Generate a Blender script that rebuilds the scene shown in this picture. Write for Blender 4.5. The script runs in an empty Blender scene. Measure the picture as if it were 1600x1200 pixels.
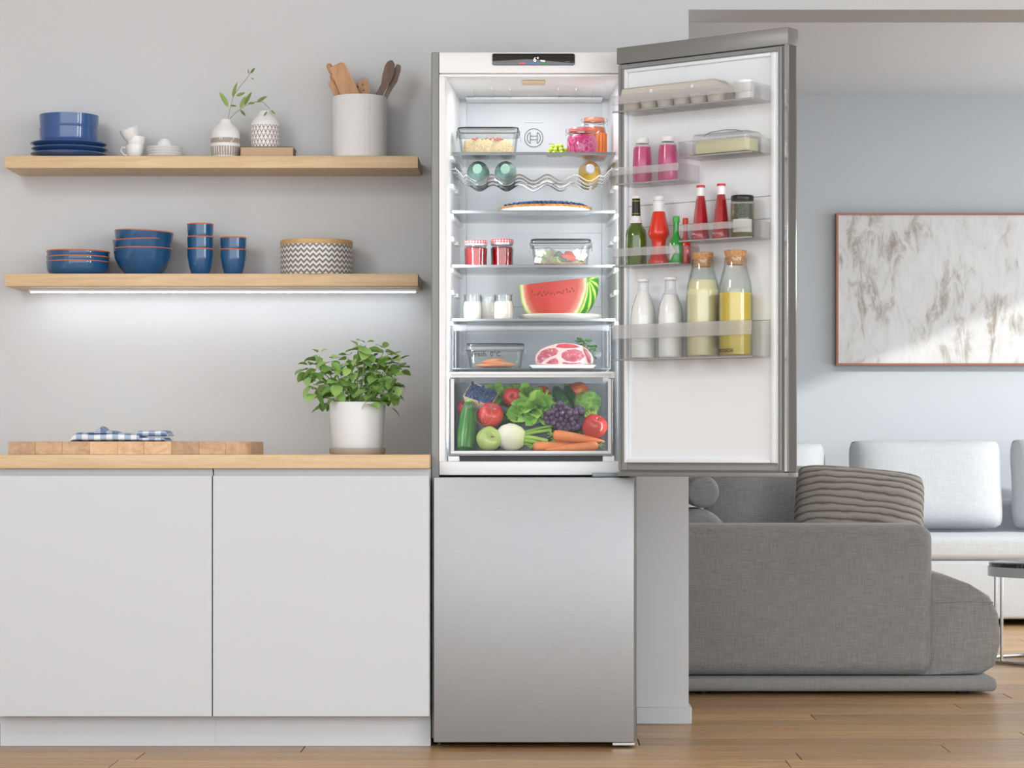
import bpy, bmesh, math, random
from mathutils import Vector, Matrix, Euler
R = math.radians
PI = math.pi
random.seed(7)
scn = bpy.context.scene
C = scn.collection

# ------------------------------------------------------------------ camera
F, CX, HY, CZ = 3780.0, 840.0, 705.0, 0.88      # focal length in pixels, vanishing point, eye height
cam_d = bpy.data.cameras.new('camera'); cam = bpy.data.objects.new('camera', cam_d); C.objects.link(cam)
cam.location = (0, 0, CZ); cam.rotation_euler = (PI/2, 0, 0)
cam_d.sensor_width = 36.0; cam_d.lens = F*36.0/1600.0
cam_d.shift_x = (800-CX)/1600.0; cam_d.shift_y = (HY-600)/1600.0
cam_d.clip_end = 100
scn.camera = cam
# ------------------------------------------------------------------ world, lights, exposure
wd = bpy.data.worlds.new('sky'); scn.world = wd; wd.use_nodes = True
bg = wd.node_tree.nodes['Background']; bg.inputs[0].default_value = (0.90, 0.95, 1.0, 1); bg.inputs[1].default_value = 1.75
scn.view_settings.view_transform = 'Standard'; scn.view_settings.look = 'None'
scn.view_settings.gamma = 1.0; scn.view_settings.use_curve_mapping = False
scn.view_settings.exposure = 0.8
sun_d = bpy.data.lights.new('sun', 'SUN'); sun_d.energy = 1.45; sun_d.angle = R(1.6); sun_d.color = (1.0, 0.97, 0.93)
sun = bpy.data.objects.new('sun', sun_d); C.objects.link(sun)
SUN = Vector((-1.0, 0.7, -0.39)).normalized()
sun.rotation_euler = SUN.to_track_quat('-Z', 'Y').to_euler(); sun.location = (6, 5, 4)
def area(name, loc, target, sx_, sy_, power, col=(1, 1, 1)):
    d = bpy.data.lights.new(name, 'AREA'); d.shape = 'RECTANGLE'; d.size = sx_; d.size_y = sy_; d.energy = power; d.color = col
    o = bpy.data.objects.new(name, d); C.objects.link(o); o.location = loc
    o.rotation_euler = (Vector(target)-Vector(loc)).to_track_quat('-Z', 'Y').to_euler()
    return o
area('ceiling_panel_light', (-2.0, 4.4, 2.80), (-0.8, 7.6, 1.2), 0.8, 0.8, 22, (1.0, 0.985, 0.97))  # added fill light below the kitchen ceiling, no fitting there
area('window_light_near', (4.15, 2.5, 1.5), (0.0, 7.0, 1.3), 0.8, 1.9, 36, (0.96, 0.98, 1.0))     # two added fill lights at the side wall, dressed as windows
area('window_light_far', (4.15, 4.1, 1.5), (0.0, 7.4, 1.3), 0.8, 1.9, 36, (0.96, 0.98, 1.0))
area('living_room_panel_light', (2.2, 10.6, 2.82), (2.2, 10.9, 0), 1.6, 1.2, 30, (0.97, 0.985, 1.0))  # added fill that lifts the shaded living room, no fitting
try:
    scn.cycles.transparent_max_bounces = 40
    scn.cycles.max_bounces = 10
    scn.cycles.sample_clamp_indirect = 4.0
    scn.cycles.caustics_reflective = False; scn.cycles.caustics_refractive = False
except Exception:
    pass

# ------------------------------------------------------------------ measuring helpers: photo pixel + real distance -> metres
def P(px, Y): return (px-CX)*Y/F
def Q(py, Y): return CZ+(HY-py)*Y/F
def px_m(n, Y): return n*Y/F

# ------------------------------------------------------------------ materials
def lin(c):
    if isinstance(c, str):
        c = tuple(int(c[i:i+2], 16)/255 for i in (0, 2, 4))
    return tuple(((v/12.92) if v <= 0.04045 else ((v+0.055)/1.055)**2.4) for v in c)+(1,)
class NT:
    def __init__(s, m): s.t = m.node_tree; s.n = s.t.nodes; s.l = s.t.links
    def add(s, kind, **kw):
        nd = s.n.new(kind)
        for k, v in kw.items():
            if k in nd.inputs: nd.inputs[k].default_value = v
            else: setattr(nd, k, v)
        return nd
    def link(s, a, b): s.l.new(a, b)
    def math(s, op, a, b=None, c=None):
        nd = s.n.new('ShaderNodeMath'); nd.operation = op
        for i, v in enumerate((a, b, c)):
            if v is None: continue
            if isinstance(v, (int, float)): nd.inputs[i].default_value = v
            else: s.l.new(v, nd.inputs[i])
        return nd.outputs[0]
    def mixc(s, fac, a, b):
        nd = s.n.new('ShaderNodeMix'); nd.data_type = 'RGBA'
        for idx, v in ((0, fac), (6, a), (7, b)):
            if isinstance(v, (int, float, tuple)): nd.inputs[idx].default_value = v
            else: s.l.new(v, nd.inputs[idx])
        return nd.outputs[2]
    def ramp(s, fac, stops):
        nd = s.n.new('ShaderNodeValToRGB'); s.l.new(fac, nd.inputs[0]); e = nd.color_ramp.elements
        while len(e) > 1: e.remove(e[-1])
        for i, (p, c) in enumerate(stops):
            el = e[0] if i == 0 else e.new(p)
            el.position = p; el.color = c
        return nd.outputs[0]
    def coords(s, scale=(1, 1, 1), kind='Object'):
        tc = s.n.new('ShaderNodeTexCoord'); mp = s.n.new('ShaderNodeMapping'); mp.inputs['Scale'].default_value = scale
        s.l.new(tc.outputs[kind], mp.inputs[0]); return mp.outputs[0]
    def noise(s, co, scale=5, detail=4, rough=0.5, dist=0.0):
        nd = s.n.new('ShaderNodeTexNoise'); s.l.new(co, nd.inputs['Vector'])
        nd.inputs['Scale'].default_value = scale; nd.inputs['Detail'].default_value = detail
        nd.inputs['Roughness'].default_value = rough; nd.inputs['Distortion'].default_value = dist
        return nd.outputs[0]
    def bump(s, h, strength=0.3, dist=0.002):
        nd = s.n.new('ShaderNodeBump'); nd.inputs['Strength'].default_value = strength; nd.inputs['Distance'].default_value = dist
        s.l.new(h, nd.inputs['Height']); return nd.outputs[0]
def newmat(name):
    m = bpy.data.materials.new(name); m.use_nodes = True
    return m, NT(m), m.node_tree.nodes['Principled BSDF']
def mat(name, col, rough=0.5, metal=0.0, coat=0.0, var=0.0, vscale=8, bump=0.0, bscale=200, bdist=0.001, sss=0.0, vstretch=(1, 1, 1)):
    m, t, b = newmat(name); c = lin(col)
    b.inputs['Base Color'].default_value = c; b.inputs['Roughness'].default_value = rough; b.inputs['Metallic'].default_value = metal
    b.inputs['Coat Weight'].default_value = coat
    if sss: b.inputs['Subsurface Weight'].default_value = sss; b.inputs['Subsurface Scale'].default_value = 0.01
    co = t.coords(vstretch)
    if var:
        n = t.noise(co, vscale, 4)
        lo = tuple(max(0, v*(1-var)) for v in c[:3])+(1,); hi = tuple(min(1, v*(1+var)) for v in c[:3])+(1,)
        t.link(t.ramp(n, [(0.3, lo), (0.7, hi)]), b.inputs['Base Color'])
    if bump:
        t.link(t.bump(t.noise(co, bscale, 3), bump, bdist), b.inputs['Normal'])
    return m
def wood(name, c1, c2, stretch=(1.5, 14, 14), scale=4, rough=0.45, rand=0.0, bump=0.12):
    m, t, b = newmat(name)
    co = t.coords(stretch)
    if rand:
        oi = t.add('ShaderNodeObjectInfo'); va = t.add('ShaderNodeVectorMath', operation='ADD')
        sc = t.add('ShaderNodeVectorMath', operation='SCALE'); cb = t.add('ShaderNodeCombineXYZ')
        for k in range(3): t.link(oi.outputs['Random'], cb.inputs[k])
        t.link(cb.outputs[0], sc.inputs[0]); sc.inputs['Scale'].default_value = 37.0
        t.link(co, va.inputs[0]); t.link(sc.outputs[0], va.inputs[1]); co = va.outputs[0]
    n = t.noise(co, scale, 6, 0.6, 1.2); n2 = t.noise(co, scale*6, 3, 0.6)
    s = t.math('ADD', t.math('MULTIPLY', n, 0.75), t.math('MULTIPLY', n2, 0.25))
    col = t.ramp(s, [(0.32, lin(c1)), (0.68, lin(c2))])
    if rand:
        hv = t.add('ShaderNodeHueSaturation'); t.link(col, hv.inputs['Color'])
        t.link(t.math('ADD', t.math('MULTIPLY', oi.outputs['Random'], rand), 1-rand/2), hv.inputs['Value']); col = hv.outputs[0]
    t.link(col, b.inputs['Base Color']); b.inputs['Roughness'].default_value = rough
    t.link(t.bump(n2, bump, 0.001), b.inputs['Normal'])
    return m
def glass(name, tint=(0.97, 0.985, 0.98), edge=0.55, refl=0.05, haze=0.0, hazecol='FFFFFF', rough=0.03):
    m = bpy.data.materials.new(name); m.use_nodes = True; t = NT(m)
    for nd in list(t.n): t.n.remove(nd)
    out = t.add('ShaderNodeOutputMaterial')
    lw = t.add('ShaderNodeLayerWeight', Blend=0.5)
    f3 = t.math('POWER', lw.outputs['Facing'], 3.0)
    tr = t.add('ShaderNodeBsdfTransparent'); gl = t.add('ShaderNodeBsdfGlossy', Roughness=rough)
    c = tuple(tint)+(1,); ce = tuple(v*edge for v in tint)+(1,)
    t.link(t.mixc(f3, c, ce), tr.inputs['Color'])
    sh = tr.outputs[0]
    if haze:
        df = t.add('ShaderNodeBsdfPrincipled', Roughness=0.4); df.inputs['Base Color'].default_value = lin(hazecol)
        mx = t.add('ShaderNodeMixShader'); mx.inputs[0].default_value = haze
        t.link(sh, mx.inputs[1]); t.link(df.outputs[0], mx.inputs[2]); sh = mx.outputs[0]
    mx = t.add('ShaderNodeMixShader'); t.link(t.math('ADD', t.math('MULTIPLY', f3, 0.35), refl), mx.inputs[0])
    t.link(sh, mx.inputs[1]); t.link(gl.outputs[0], mx.inputs[2]); t.link(mx.outputs[0], out.inputs[0])
    return m
def emit(name, col, strength):
    m, t, b = newmat(name); b.inputs['Base Color'].default_value = (0, 0, 0, 1)
    b.inputs['Emission Color'].default_value = lin(col); b.inputs['Emission Strength'].default_value = strength
    return m
def fabric(name, c1, c2, scale=420, bump=0.5, rough=0.9, cross=(1, 0.12, 1)):
    m, t, b = newmat(name)
    a = t.noise(t.coords((1, 0.5, 0.06)), scale, 2); d = t.noise(t.coords((0.06, 0.5, 1)), scale, 2)
    big = t.noise(t.coords(), 3, 3)
    s = t.math('ADD', t.math('MULTIPLY', t.math('ADD', a, d), 0.42), t.math('MULTIPLY', big, 0.16))
    t.link(t.ramp(s, [(0.36, lin(c1)), (0.64, lin(c2))]), b.inputs['Base Color']); b.inputs['Roughness'].default_value = rough
    b.inputs['Sheen Weight'].default_value = 0.15
    t.link(t.bump(t.math('ADD', a, d), bump, 0.001), b.inputs['Normal'])
    return m
M = {}
M['wall'] = mat('wall_paint', 'CFD2D5', 0.85, bump=0.05, bscale=300)
M['wall_living'] = mat('living_wall_paint', 'C5CACE', 0.85, bump=0.05, bscale=300)
M['ceil'] = mat('ceiling_paint', 'D8D8D8', 0.9)
M['soffit'] = mat('soffit_paint_', 'C9C3BC', 0.85)
M['plank'] = wood('oak_plank', 'A1794A', 'CDA572', (0.9, 9, 9), 3.2, 0.33, 0.34, 0.08)
M['floor'] = wood('oak_floor_base', '8F6C48', 'B08C62', (0.9, 9, 9), 3.0, 0.4)
M['shelfwood'] = wood('light_oak', 'CFAE83', 'E3C9A2', (1.1, 10, 16), 3.2, 0.42)
M['beech'] = wood('beech_utensil', 'B98A63', 'CFA27A', (14, 14, 2), 4, 0.5, 0.15)
M['walnut'] = wood('dark_walnut', '5E4A40', '7B665A', (14, 14, 2), 4, 0.5)
M['lidwood'] = wood('lid_wood', 'C79F6A', 'DDBB88', (3, 14, 10), 4, 0.45)
M['endgrain'] = wood('end_grain_block', 'B98E69', 'DDBB97', (9, 9, 9), 2.4, 0.5, 0.5)
M['cabinet'] = mat('cabinet_front', 'CDD1D5', 0.38)
M['groove'] = mat('cabinet_groove', 'D0D4D8', 0.5)
M['led'] = emit('led_strip_glow', 'F4F8FF', 9.5)
M['alu'] = mat('anodised_aluminium', 'C9CBCD', 0.35, 0.7)
M['bluebowl'] = mat('cobalt_glaze', '1F5686', 0.07, coat=0.5, var=0.06)
M['blueplate'] = mat('slate_blue_glaze', '3D5F97', 0.12, coat=0.4, var=0.05)
M['orange_rim'] = mat('terracotta_rim', 'D9773F', 0.4)
M['white_ceramic'] = mat('white_ceramic', 'EDEEEF', 0.3, coat=0.2)
M['matte_white'] = mat('matte_white_ceramic', 'E8EAEC', 0.6)
M['saucer'] = mat('stone_saucer', 'B5A798', 0.6)
M['soil'] = mat('soil', '2F241B', 0.95, var=0.4, vscale=80, bump=0.8, bscale=90, bdist=0.01)
M['stem'] = mat('green_stem', '7FA24E', 0.5)
M['twig'] = mat('pale_twig', 'A4A493', 0.6)
def leafmat(name, c1, c2, rand=0.3, rough=0.45):
    m, t, b = newmat(name)
    oi = t.add('ShaderNodeObjectInfo')
    n = t.noise(t.coords(), 60, 3)
    s = t.math('ADD', t.math('MULTIPLY', oi.outputs['Random'], 0.7), t.math('MULTIPLY', n, 0.3))
    t.link(t.ramp(s, [(0.1, lin(c1)), (0.85, lin(c2))]), b.inputs['Base Color']); b.inputs['Roughness'].default_value = rough
    b.inputs['Subsurface Weight'].default_value = 0.15; b.inputs['Subsurface Scale'].default_value = 0.004
    return m
M['basil'] = leafmat('basil_leaf', '659540', 'ABCE7C')
M['olive_leaf'] = leafmat('olive_leaf', '5F7A3C', '93AC5F')
M['lettuce'] = leafmat('lettuce_leaf', '6FA93A', 'A8D766')
M['parsley'] = leafmat('parsley_leaf', '2F6B1F', '5BA03A')
M['book'] = mat('book_cover', 'C3A78C', 0.7, var=0.05); M['pages'] = mat('book_pages', '8C6F57', 0.8)
M['fridge_side'] = mat('grey_painted_steel', '858785', 0.45, 0.3)
M['door_grey'] = mat('door_edge_grey', '8A8B89', 0.4, 0.35)
M['gasket'] = mat('gasket_grey', '8E9192', 0.55)
M['chrome'] = mat('bright_steel', 'D5D6D6', 0.18, 1.0)
M['darkslot'] = mat('dark_recess', '5B5955', 0.5)
M['liner'] = mat('white_liner', 'EDEFF1', 0.35)
M['liner_back'] = mat('white_liner_back', 'E3E6EA', 0.35)
M['liner_door'] = mat('door_liner_white', 'EAEEF2', 0.35)
def steel():
    m, t, b = newmat('brushed_steel_door')
    b.inputs['Metallic'].default_value = 0.55; b.inputs['Roughness'].default_value = 0.42
    n = t.noise(t.coords((0.6, 1, 60)), 40, 2)
    t.link(t.ramp(n, [(0.3, lin('9FA1A3')), (0.7, lin('A6A8AA'))]), b.inputs['Base Color'])
    return m
M['steel'] = steel()
M['black'] = mat('black_plastic', '161616', 0.4)
M['display'] = mat('black_glass_display', '060606', 0.08, coat=1.0)
M['white_led'] = emit('display_white', 'FFFFFF', 1.1); M['red_led'] = emit('display_red', 'D9566A', 0.7)
M['blue_led'] = emit('display_blue', '5578B4', 0.6); M['green_led'] = emit('display_green', '2F8A4C', 0.6); M['grey_led'] = emit('display_grey', '8A8A8A', 0.4)
M['lampshade'] = mat('lamp_lens', 'D8C2A4', 0.4)
M['print'] = mat('grey_print', '77797B', 0.5); M['print_pale'] = mat('pale_grey_print', '9FA3A6', 0.5); M['print_dark'] = mat('dark_print', '34383A', 0.5)
M['glass'] = glass('clear_glass'); M['shelfglass'] = glass('shelf_glass', (0.97, 0.98, 0.985), 0.8, 0.03, 0.06, 'E8ECEF')
M['plastic'] = glass('clear_drawer_plastic', (0.985, 0.99, 0.99), 0.9, 0.01)
M['bin'] = glass('clear_bin_plastic', (0.95, 0.955, 0.96), 0.85, 0.02, 0.02, 'DADCDD')
M['frost'] = glass('frosted_bin_band', (0.96, 0.965, 0.97), 0.85, 0.03, 0.30, 'DDDEDF', 0.25)
M['trim'] = mat('shelf_trim', '868C90', 0.35, 0.1); M['bintrim'] = mat('bin_bottom_trim', 'A9ABAC', 0.35, 0.3)
M['wframe'] = mat('white_drawer_frame', 'E9EBED', 0.35)
M['drawer_grey'] = mat('grey_drawer_shell', 'A5AAAF', 0.5)
M['drawer_clear'] = glass('smoky_drawer_plastic', (0.93, 0.94, 0.95), 0.85, 0.02, 0.14, 'C2C7CB')
M['crisper_clear'] = glass('grey_crisper_plastic', (0.72, 0.74, 0.75), 0.85, 0.02, 0.3, '8A9094')
M['wire'] = mat('chrome_wire', 'C6C8C9', 0.2, 1.0)

# ------------------------------------------------------------------ mesh helpers
class MB:
    def __init__(s): s.bm = bmesh.new()
    def _xf(s, verts, mx):
        if mx is not None: bmesh.ops.transform(s.bm, matrix=mx, verts=verts)
    def box(s, x0, x1, y0, y1, z0, z1, bev=0.0, seg=2, mx=None):
        r = bmesh.ops.create_cube(s.bm, size=1.0)['verts']
        for v in r:
            v.co = Vector(((x0+x1)/2+v.co.x*(x1-x0), (y0+y1)/2+v.co.y*(y1-y0), (z0+z1)/2+v.co.z*(z1-z0)))
        if bev:
            ed = list({e for v in r for e in v.link_edges})
            g = bmesh.ops.bevel(s.bm, geom=ed, offset=bev, segments=seg, affect='EDGES', profile=0.5)
            r = list({v for f in g['faces'] for v in f.verts} | {v for v in r if v.is_valid})
        s._xf(r, mx); return s
    def lathe(s, prof, n=32, mx=None, sx=1.0, sy=1.0, wob=None):
        rings = []
        allv = []
        for (r, z) in prof:
            if r <= 1e-6:
                v = s.bm.verts.new((0, 0, z)); rings.append([v]); allv.append(v)
            else:
                ring = []
                for i in range(n):
                    a = 2*PI*i/n; k = wob(a, z) if wob else 1.0
                    ring.append(s.bm.verts.new((r*k*sx*math.cos(a), r*k*sy*math.sin(a), z)))
                rings.append(ring); allv += ring
        for A, B in zip(rings[:-1], rings[1:]):
            if len(A) == 1 and len(B) == 1: continue
            for i in range(n):
                j = (i+1) % n
                if len(A) == 1: s.bm.faces.new((A[0], B[j], B[i]))
                elif len(B) == 1: s.bm.faces.new((A[i], A[j], B[0]))
                else: s.bm.faces.new((A[i], A[j], B[j], B[i]))
        s._xf(allv, mx); return s
    def tube(s, pts, rad, n=8, caps=True, closed=False, flat=1.0):
        pts = [Vector(p) for p in pts]; m = len(pts); rings = []
        up = Vector((0.13, 0.21, 1.0)).normalized(); prev = None
        for i, p in enumerate(pts):
            a = pts[(i-1) % m] if (closed or i > 0) else p; b = pts[(i+1) % m] if (closed or i < m-1) else p
            d = (b-a); d = d.normalized() if d.length > 1e-9 else Vector((0, 0, 1))
            u = prev if prev is not None else (up if abs(d.dot(up)) < 0.95 else Vector((1, 0, 0)))
            u = (u-d*u.dot(d)); u = u.normalized() if u.length > 1e-6 else d.orthogonal().normalized()
            prev = u; w = d.cross(u); r = rad[i] if isinstance(rad, (list, tuple)) else rad
            rings.append([s.bm.verts.new(p+u*(r*math.cos(2*PI*k/n))+w*(r*flat*math.sin(2*PI*k/n))) for k in range(n)])
        rr = range(m if closed else m-1)
        for i in rr:
            A, B = rings[i], rings[(i+1) % m]
            for k in range(n): s.bm.faces.new((A[k], A[(k+1) % n], B[(k+1) % n], B[k]))
        if caps and not closed:
            s.bm.faces.new(rings[0][::-1]); s.bm.faces.new(rings[-1])
        return s
    def prism(s, poly, y0, y1, mx=None, bev=0.0):
        a = [s.bm.verts.new((x, y0, z)) for x, z in poly]; b = [s.bm.verts.new((x, y1, z)) for x, z in poly]
        n = len(poly); fs = [s.bm.faces.new(a), s.bm.faces.new(b[::-1])]
        for i in range(n): s.bm.faces.new((a[i], b[i], b[(i+1) % n], a[(i+1) % n]))
        vs = a+b
        if bev:
            ed = [e for f in fs for e in f.edges]
            g = bmesh.ops.bevel(s.bm, geom=ed, offset=bev, segments=2, affect='EDGES', profile=0.5)
            vs = list({v for f in g['faces'] for v in f.verts} | {v for v in vs if v.is_valid})
        s._xf(vs, mx); return s
    def ball(s, c, r, nu=16, nv=10, mx=None, wob=None):
        rx, ry, rz = r if isinstance(r, tuple) else (r, r, r)
        prof = [(math.sin(PI*i/nv), -math.cos(PI*i/nv)) for i in range(nv+1)]
        prof[0] = (0, -1); prof[-1] = (0, 1)
        m4 = Matrix.Translation(c) @ Matrix.Diagonal((rx, ry, rz, 1))
        return s.lathe(prof, nu, (mx @ m4) if mx is not None else m4, wob=wob)
    def torus(s, c, R_, r, n=24, k=8, mx=None):
        pts = [(c[0]+R_*math.cos(2*PI*i/n), c[1]+R_*math.sin(2*PI*i/n), c[2]) for i in range(n)]
        if mx is not None: pts = [mx @ Vector(p) for p in pts]
        return s.tube(pts, r, k, closed=True)
    def jitter(s, amt, seed=1):
        rnd = random.Random(seed)
        for v in s.bm.verts: v.co += Vector((rnd.uniform(-amt, amt), rnd.uniform(-amt, amt), rnd.uniform(-amt, amt)))
        return s
    def mesh(s, name, m=None, sharp=0.7):
        bmesh.ops.recalc_face_normals(s.bm, faces=s.bm.faces)
        me = bpy.data.meshes.new(name); s.bm.to_mesh(me); s.bm.free()
        me.shade_smooth(); me.set_sharp_from_angle(angle=sharp)
        if m is not None: me.materials.append(m)
        return me
    def build(s, name, m, parent=None, loc=(0, 0, 0), rot=(0, 0, 0), sharp=0.7):
        return put(name, s.mesh(name, m, sharp), parent, loc, rot)
def put(name, me, parent=None, loc=(0, 0, 0), rot=(0, 0, 0), scale=None):
    o = bpy.data.objects.new(name, me); C.objects.link(o); o.parent = parent
    o.location = loc; o.rotation_euler = rot
    if scale is not None: o.scale = scale
    return o
def tag(o, label, cat, group=None, kind=None):
    o['label'] = label; o['category'] = cat
    if group: o['group'] = group
    if kind: o['kind'] = kind
    return o
def thing(name, label, cat, loc=(0, 0, 0), rot=(0, 0, 0), group=None):
    o = bpy.data.objects.new(name, None); C.objects.link(o); o.location = loc; o.rotation_euler = rot; o.empty_display_size = 0.05
    return tag(o, label, cat, group)
def struct(o, label=None, cat=None):
    o['kind'] = 'structure'
    if label: o['label'] = label
    if cat: o['category'] = cat
    return o
def text_mesh(name, s, size, m, extrude=0.0003):
    cu = bpy.data.curves.new(name, 'FONT'); cu.body = s; cu.size = size; cu.extrude = extrude; cu.align_x = 'LEFT'; cu.resolution_u = 2; cu.offset = 0.0 if 'digits' in name else size*0.018
    o = bpy.data.objects.new(name, cu); C.objects.link(o)
    dg = bpy.context.evaluated_depsgraph_get(); me = bpy.data.meshes.new_from_object(o.evaluated_get(dg))
    C.objects.unlink(o); bpy.data.objects.remove(o); me.materials.clear(); me.materials.append(m); me.name = name
    return me
def lettering(s, size, m, parent, loc, name='lettering'):
    return put(name, text_mesh(name, s, size, m), parent, loc, (PI/2, 0, 0))
def rrect(w, h, r, n=5, cx=0, cz=0):
    pts = []
    for (sx_, sz_, a0) in ((1, 1, 0), (-1, 1, 90), (-1, -1, 180), (1, -1, 270)):
        for i in range(n+1):
            a = R(a0+90*i/n); pts.append((cx+sx_*(w/2-r)+r*math.cos(a), cz+sz_*(h/2-r)+r*math.sin(a)))
    return pts
def leaf_mesh(name, L, W, m, fold=0.25, curl=0.3, n=6, tip=0.0, wave=0.0):
    b = MB(); rows = []
    for i in range(n+1):
        t = i/n; w = W*0.5*max(0.03, math.sin(PI*min(1, t**(0.8)))**0.65) if 0 < t < 1 else W*0.02
        z = -curl*L*t*t; y = L*t*(1-0.25*curl*t)
        wv = wave*L*math.sin(t*19)
        rows.append([b.bm.verts.new((-w, y, z+fold*w+wv)), b.bm.verts.new((-w*0.5, y, z+fold*w*0.35)), b.bm.verts.new((0, y, z)), b.bm.verts.new((w*0.5, y, z+fold*w*0.35)), b.bm.verts.new((w, y, z+fold*w-wv))])
    for A, B in zip(rows[:-1], rows[1:]):
        for k in range(4): b.bm.faces.new((A[k], A[k+1], B[k+1], B[k]))
    return b.mesh(name, m, 1.5)
def aim(d, roll=0.0):
    d = Vector(d).normalized(); q = d.to_track_quat('Y', 'Z')
    return (q @ Euler((0, roll, 0)).to_quaternion()).to_euler()

# ================================================================== THE ROOM
YW = 7.81; XO = P(1076, YW); ZO = Q(15, YW); YW2 = YW+0.235; YL = 13.3; XR = 4.2; XL = -4.0; ZC = 2.84
b = MB(); b.box(XL, XO, YW, YW2, 0, ZC); b.box(XO, XR, YW, YW2, ZO, ZC)
wk = struct(b.build('wall_kitchen', M['wall']), 'pale grey kitchen wall with opening to the living room', 'wall')
struct(MB().box(XL, XR+0.2, YL, YL+0.15, 0, ZC).build('wall_back', M['wall_living']), 'grey living room wall behind the white sofa', 'wall')
struct(MB().box(XL-0.15, XL, 1.6, YL, 0, ZC).build('wall_left', M['wall']), 'pale wall at the kitchen end', 'wall')
struct(MB().box(XL-0.15, XR+0.2, 1.6, YL+0.15, ZC, ZC+0.12).build('ceiling', M['ceil']), 'plain white ceiling over both rooms', 'ceiling')
ZWT = 2.41
b = MB(); b.box(XR, XR+0.2, 1.6, 8.7, 0, ZC); b.box(XR, XR+0.2, 8.7, 13.2, ZWT, ZC); b.box(XR, XR+0.2, 13.2, YL, 0, ZC); b.box(XR, XR+0.2, 8.7, 13.2, 0, 0.08)
struct(b.build('wall_right', M['wall_living']), 'living room side wall with a tall window', 'wall')
wn = struct(MB().box(XR+0.15, XR+0.19, 8.7, 8.75, 0.08, ZWT).box(XR+0.15, XR+0.19, 13.15, 13.2, 0.08, ZWT).box(XR+0.15, XR+0.19, 8.75, 13.15, 0.08, 0.13).box(XR+0.15, XR+0.19, 8.75, 13.15, ZWT-0.04, ZWT).build('window_1', M['matte_white']), 'tall living room window in the side wall', 'window')
for k_, yc_ in ((2, 2.5), (3, 4.1)):  # added unseen frames on the solid wall around the side fill lights
    struct(MB().box(XR-0.03, XR, yc_-0.46, yc_-0.41, 0.5, 2.5).box(XR-0.03, XR, yc_+0.41, yc_+0.46, 0.5, 2.5).box(XR-0.03, XR, yc_-0.41, yc_+0.41, 0.5, 0.55).box(XR-0.03, XR, yc_-0.41, yc_+0.41, 2.45, 2.5).build('window_%d' % k_, M['matte_white']), 'tall narrow kitchen window in the side wall', 'window')
fl = struct(MB().box(XL, XR, -1, YL, -0.08, -0.012).build('floor', M['floor']), 'oak plank floor running through both rooms', 'floor')
PWID, PLEN = 0.172, 1.9
pm = MB().box(0, PLEN-0.003, 0, PWID-0.003, -0.012, 0, 0.0012, 1).mesh('plank', M['plank'])
row = 0; y = 5.35
rp = random.Random(3)
while y < YL-PWID:
    x = -2.6-rp.uniform(0, PLEN)
    while x < XR-0.05:
        vis = P(1620, y+PWID) > x and P(-20, y) < x+PLEN
        if vis and not (y > YW2 and x+PLEN < 0.4) and not (YW-0.03 < y+PWID and y < YW2 and x+PLEN < XO):
            ln = min(PLEN, XR-0.002-x)
            put('plank', pm, fl, (x, y, 0), scale=(ln/PLEN, 1, 1))
        x += PLEN
    y += PWID
XB = XO+0.0095
bb = MB(); bb.box(P(994, YW), XB, YW-0.012, YW, 0.0, Q(1104.5, YW), 0.002, 1); bb.box(XO, XB, YW, YW2+0.01, 0.0, Q(1104.5, YW), 0.002, 1)
struct(bb.build('baseboard_kitchen', M['wall']), 'white baseboard at the foot of the wall beside the refrigerator', 'baseboard')
struct(MB().box(XO, XR, YL-0.014, YL, 0, 0.09, 0.002, 1).build('baseboard_back', M['wall']), 'white baseboard behind the white sofa', 'baseboard')

# ================================================================== KITCHEN CABINETS
YC = 7.13
ZT = Q(710.3, YC); ZTb = Q(732, YC); XCR = P(671, YC); XM = P(331, YC); XCL = XM-(XCR-XM)
wt = tag(MB().box(XCL-0.02, XCR, YC, YW-0.001, ZTb, ZT, 0.0015, 2).build('worktop', M['shelfwood']), 'long light oak worktop over the two base cabinets', 'worktop')
def base_cabinet(x0, x1, label):
    t = thing('base_cabinet', label, 'cabinet', (x0, YC+0.012, 0))
    w = x1-x0; zb = Q(1119, YC+0.012); zt = Q(743.5, YC+0.012); top = ZTb-0.001
    body = MB().box(0, w, 0.021, YW-YC-0.02, zb, zt-0.03)
    body.box(0, w, 0.05, YW-YC-0.02, zt-0.03, top); body.build('body', M['groove'], t)
    d = MB(); g = 0.0018
    d.prism([(0.0, zb), (0.02, zb), (0.02, zt-0.002), (0.012, zt+0.0), (0.0, zt-0.0)], g, w-g, Matrix(((0, 1, 0, 0), (1, 0, 0, 0), (0, 0, 1, 0), (0, 0, 0, 1))))
    d.build('door', M['cabinet'], t)
    MB().prism([(0.024, zt+0.004), (0.024, zt-0.028), (0.049, zt-0.028), (0.049, top), (0.016, top)], g, w-g, Matrix(((0, 1, 0, 0), (1, 0, 0, 0), (0, 0, 1, 0), (0, 0, 0, 1)))).build('grip_rail', M['groove'], t)
    MB().box(0.0, w, 0.07, 0.088, 0.001, zb-0.001).build('plinth', M['cabinet'], t)
    return t
base_cabinet(XM+0.0002, XCR, 'handleless grey-white base cabinet next to the refrigerator, under the basil')
base_cabinet(XCL, XM-0.0002, 'handleless grey-white base cabinet under the chopping board, away from the refrigerator')
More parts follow.
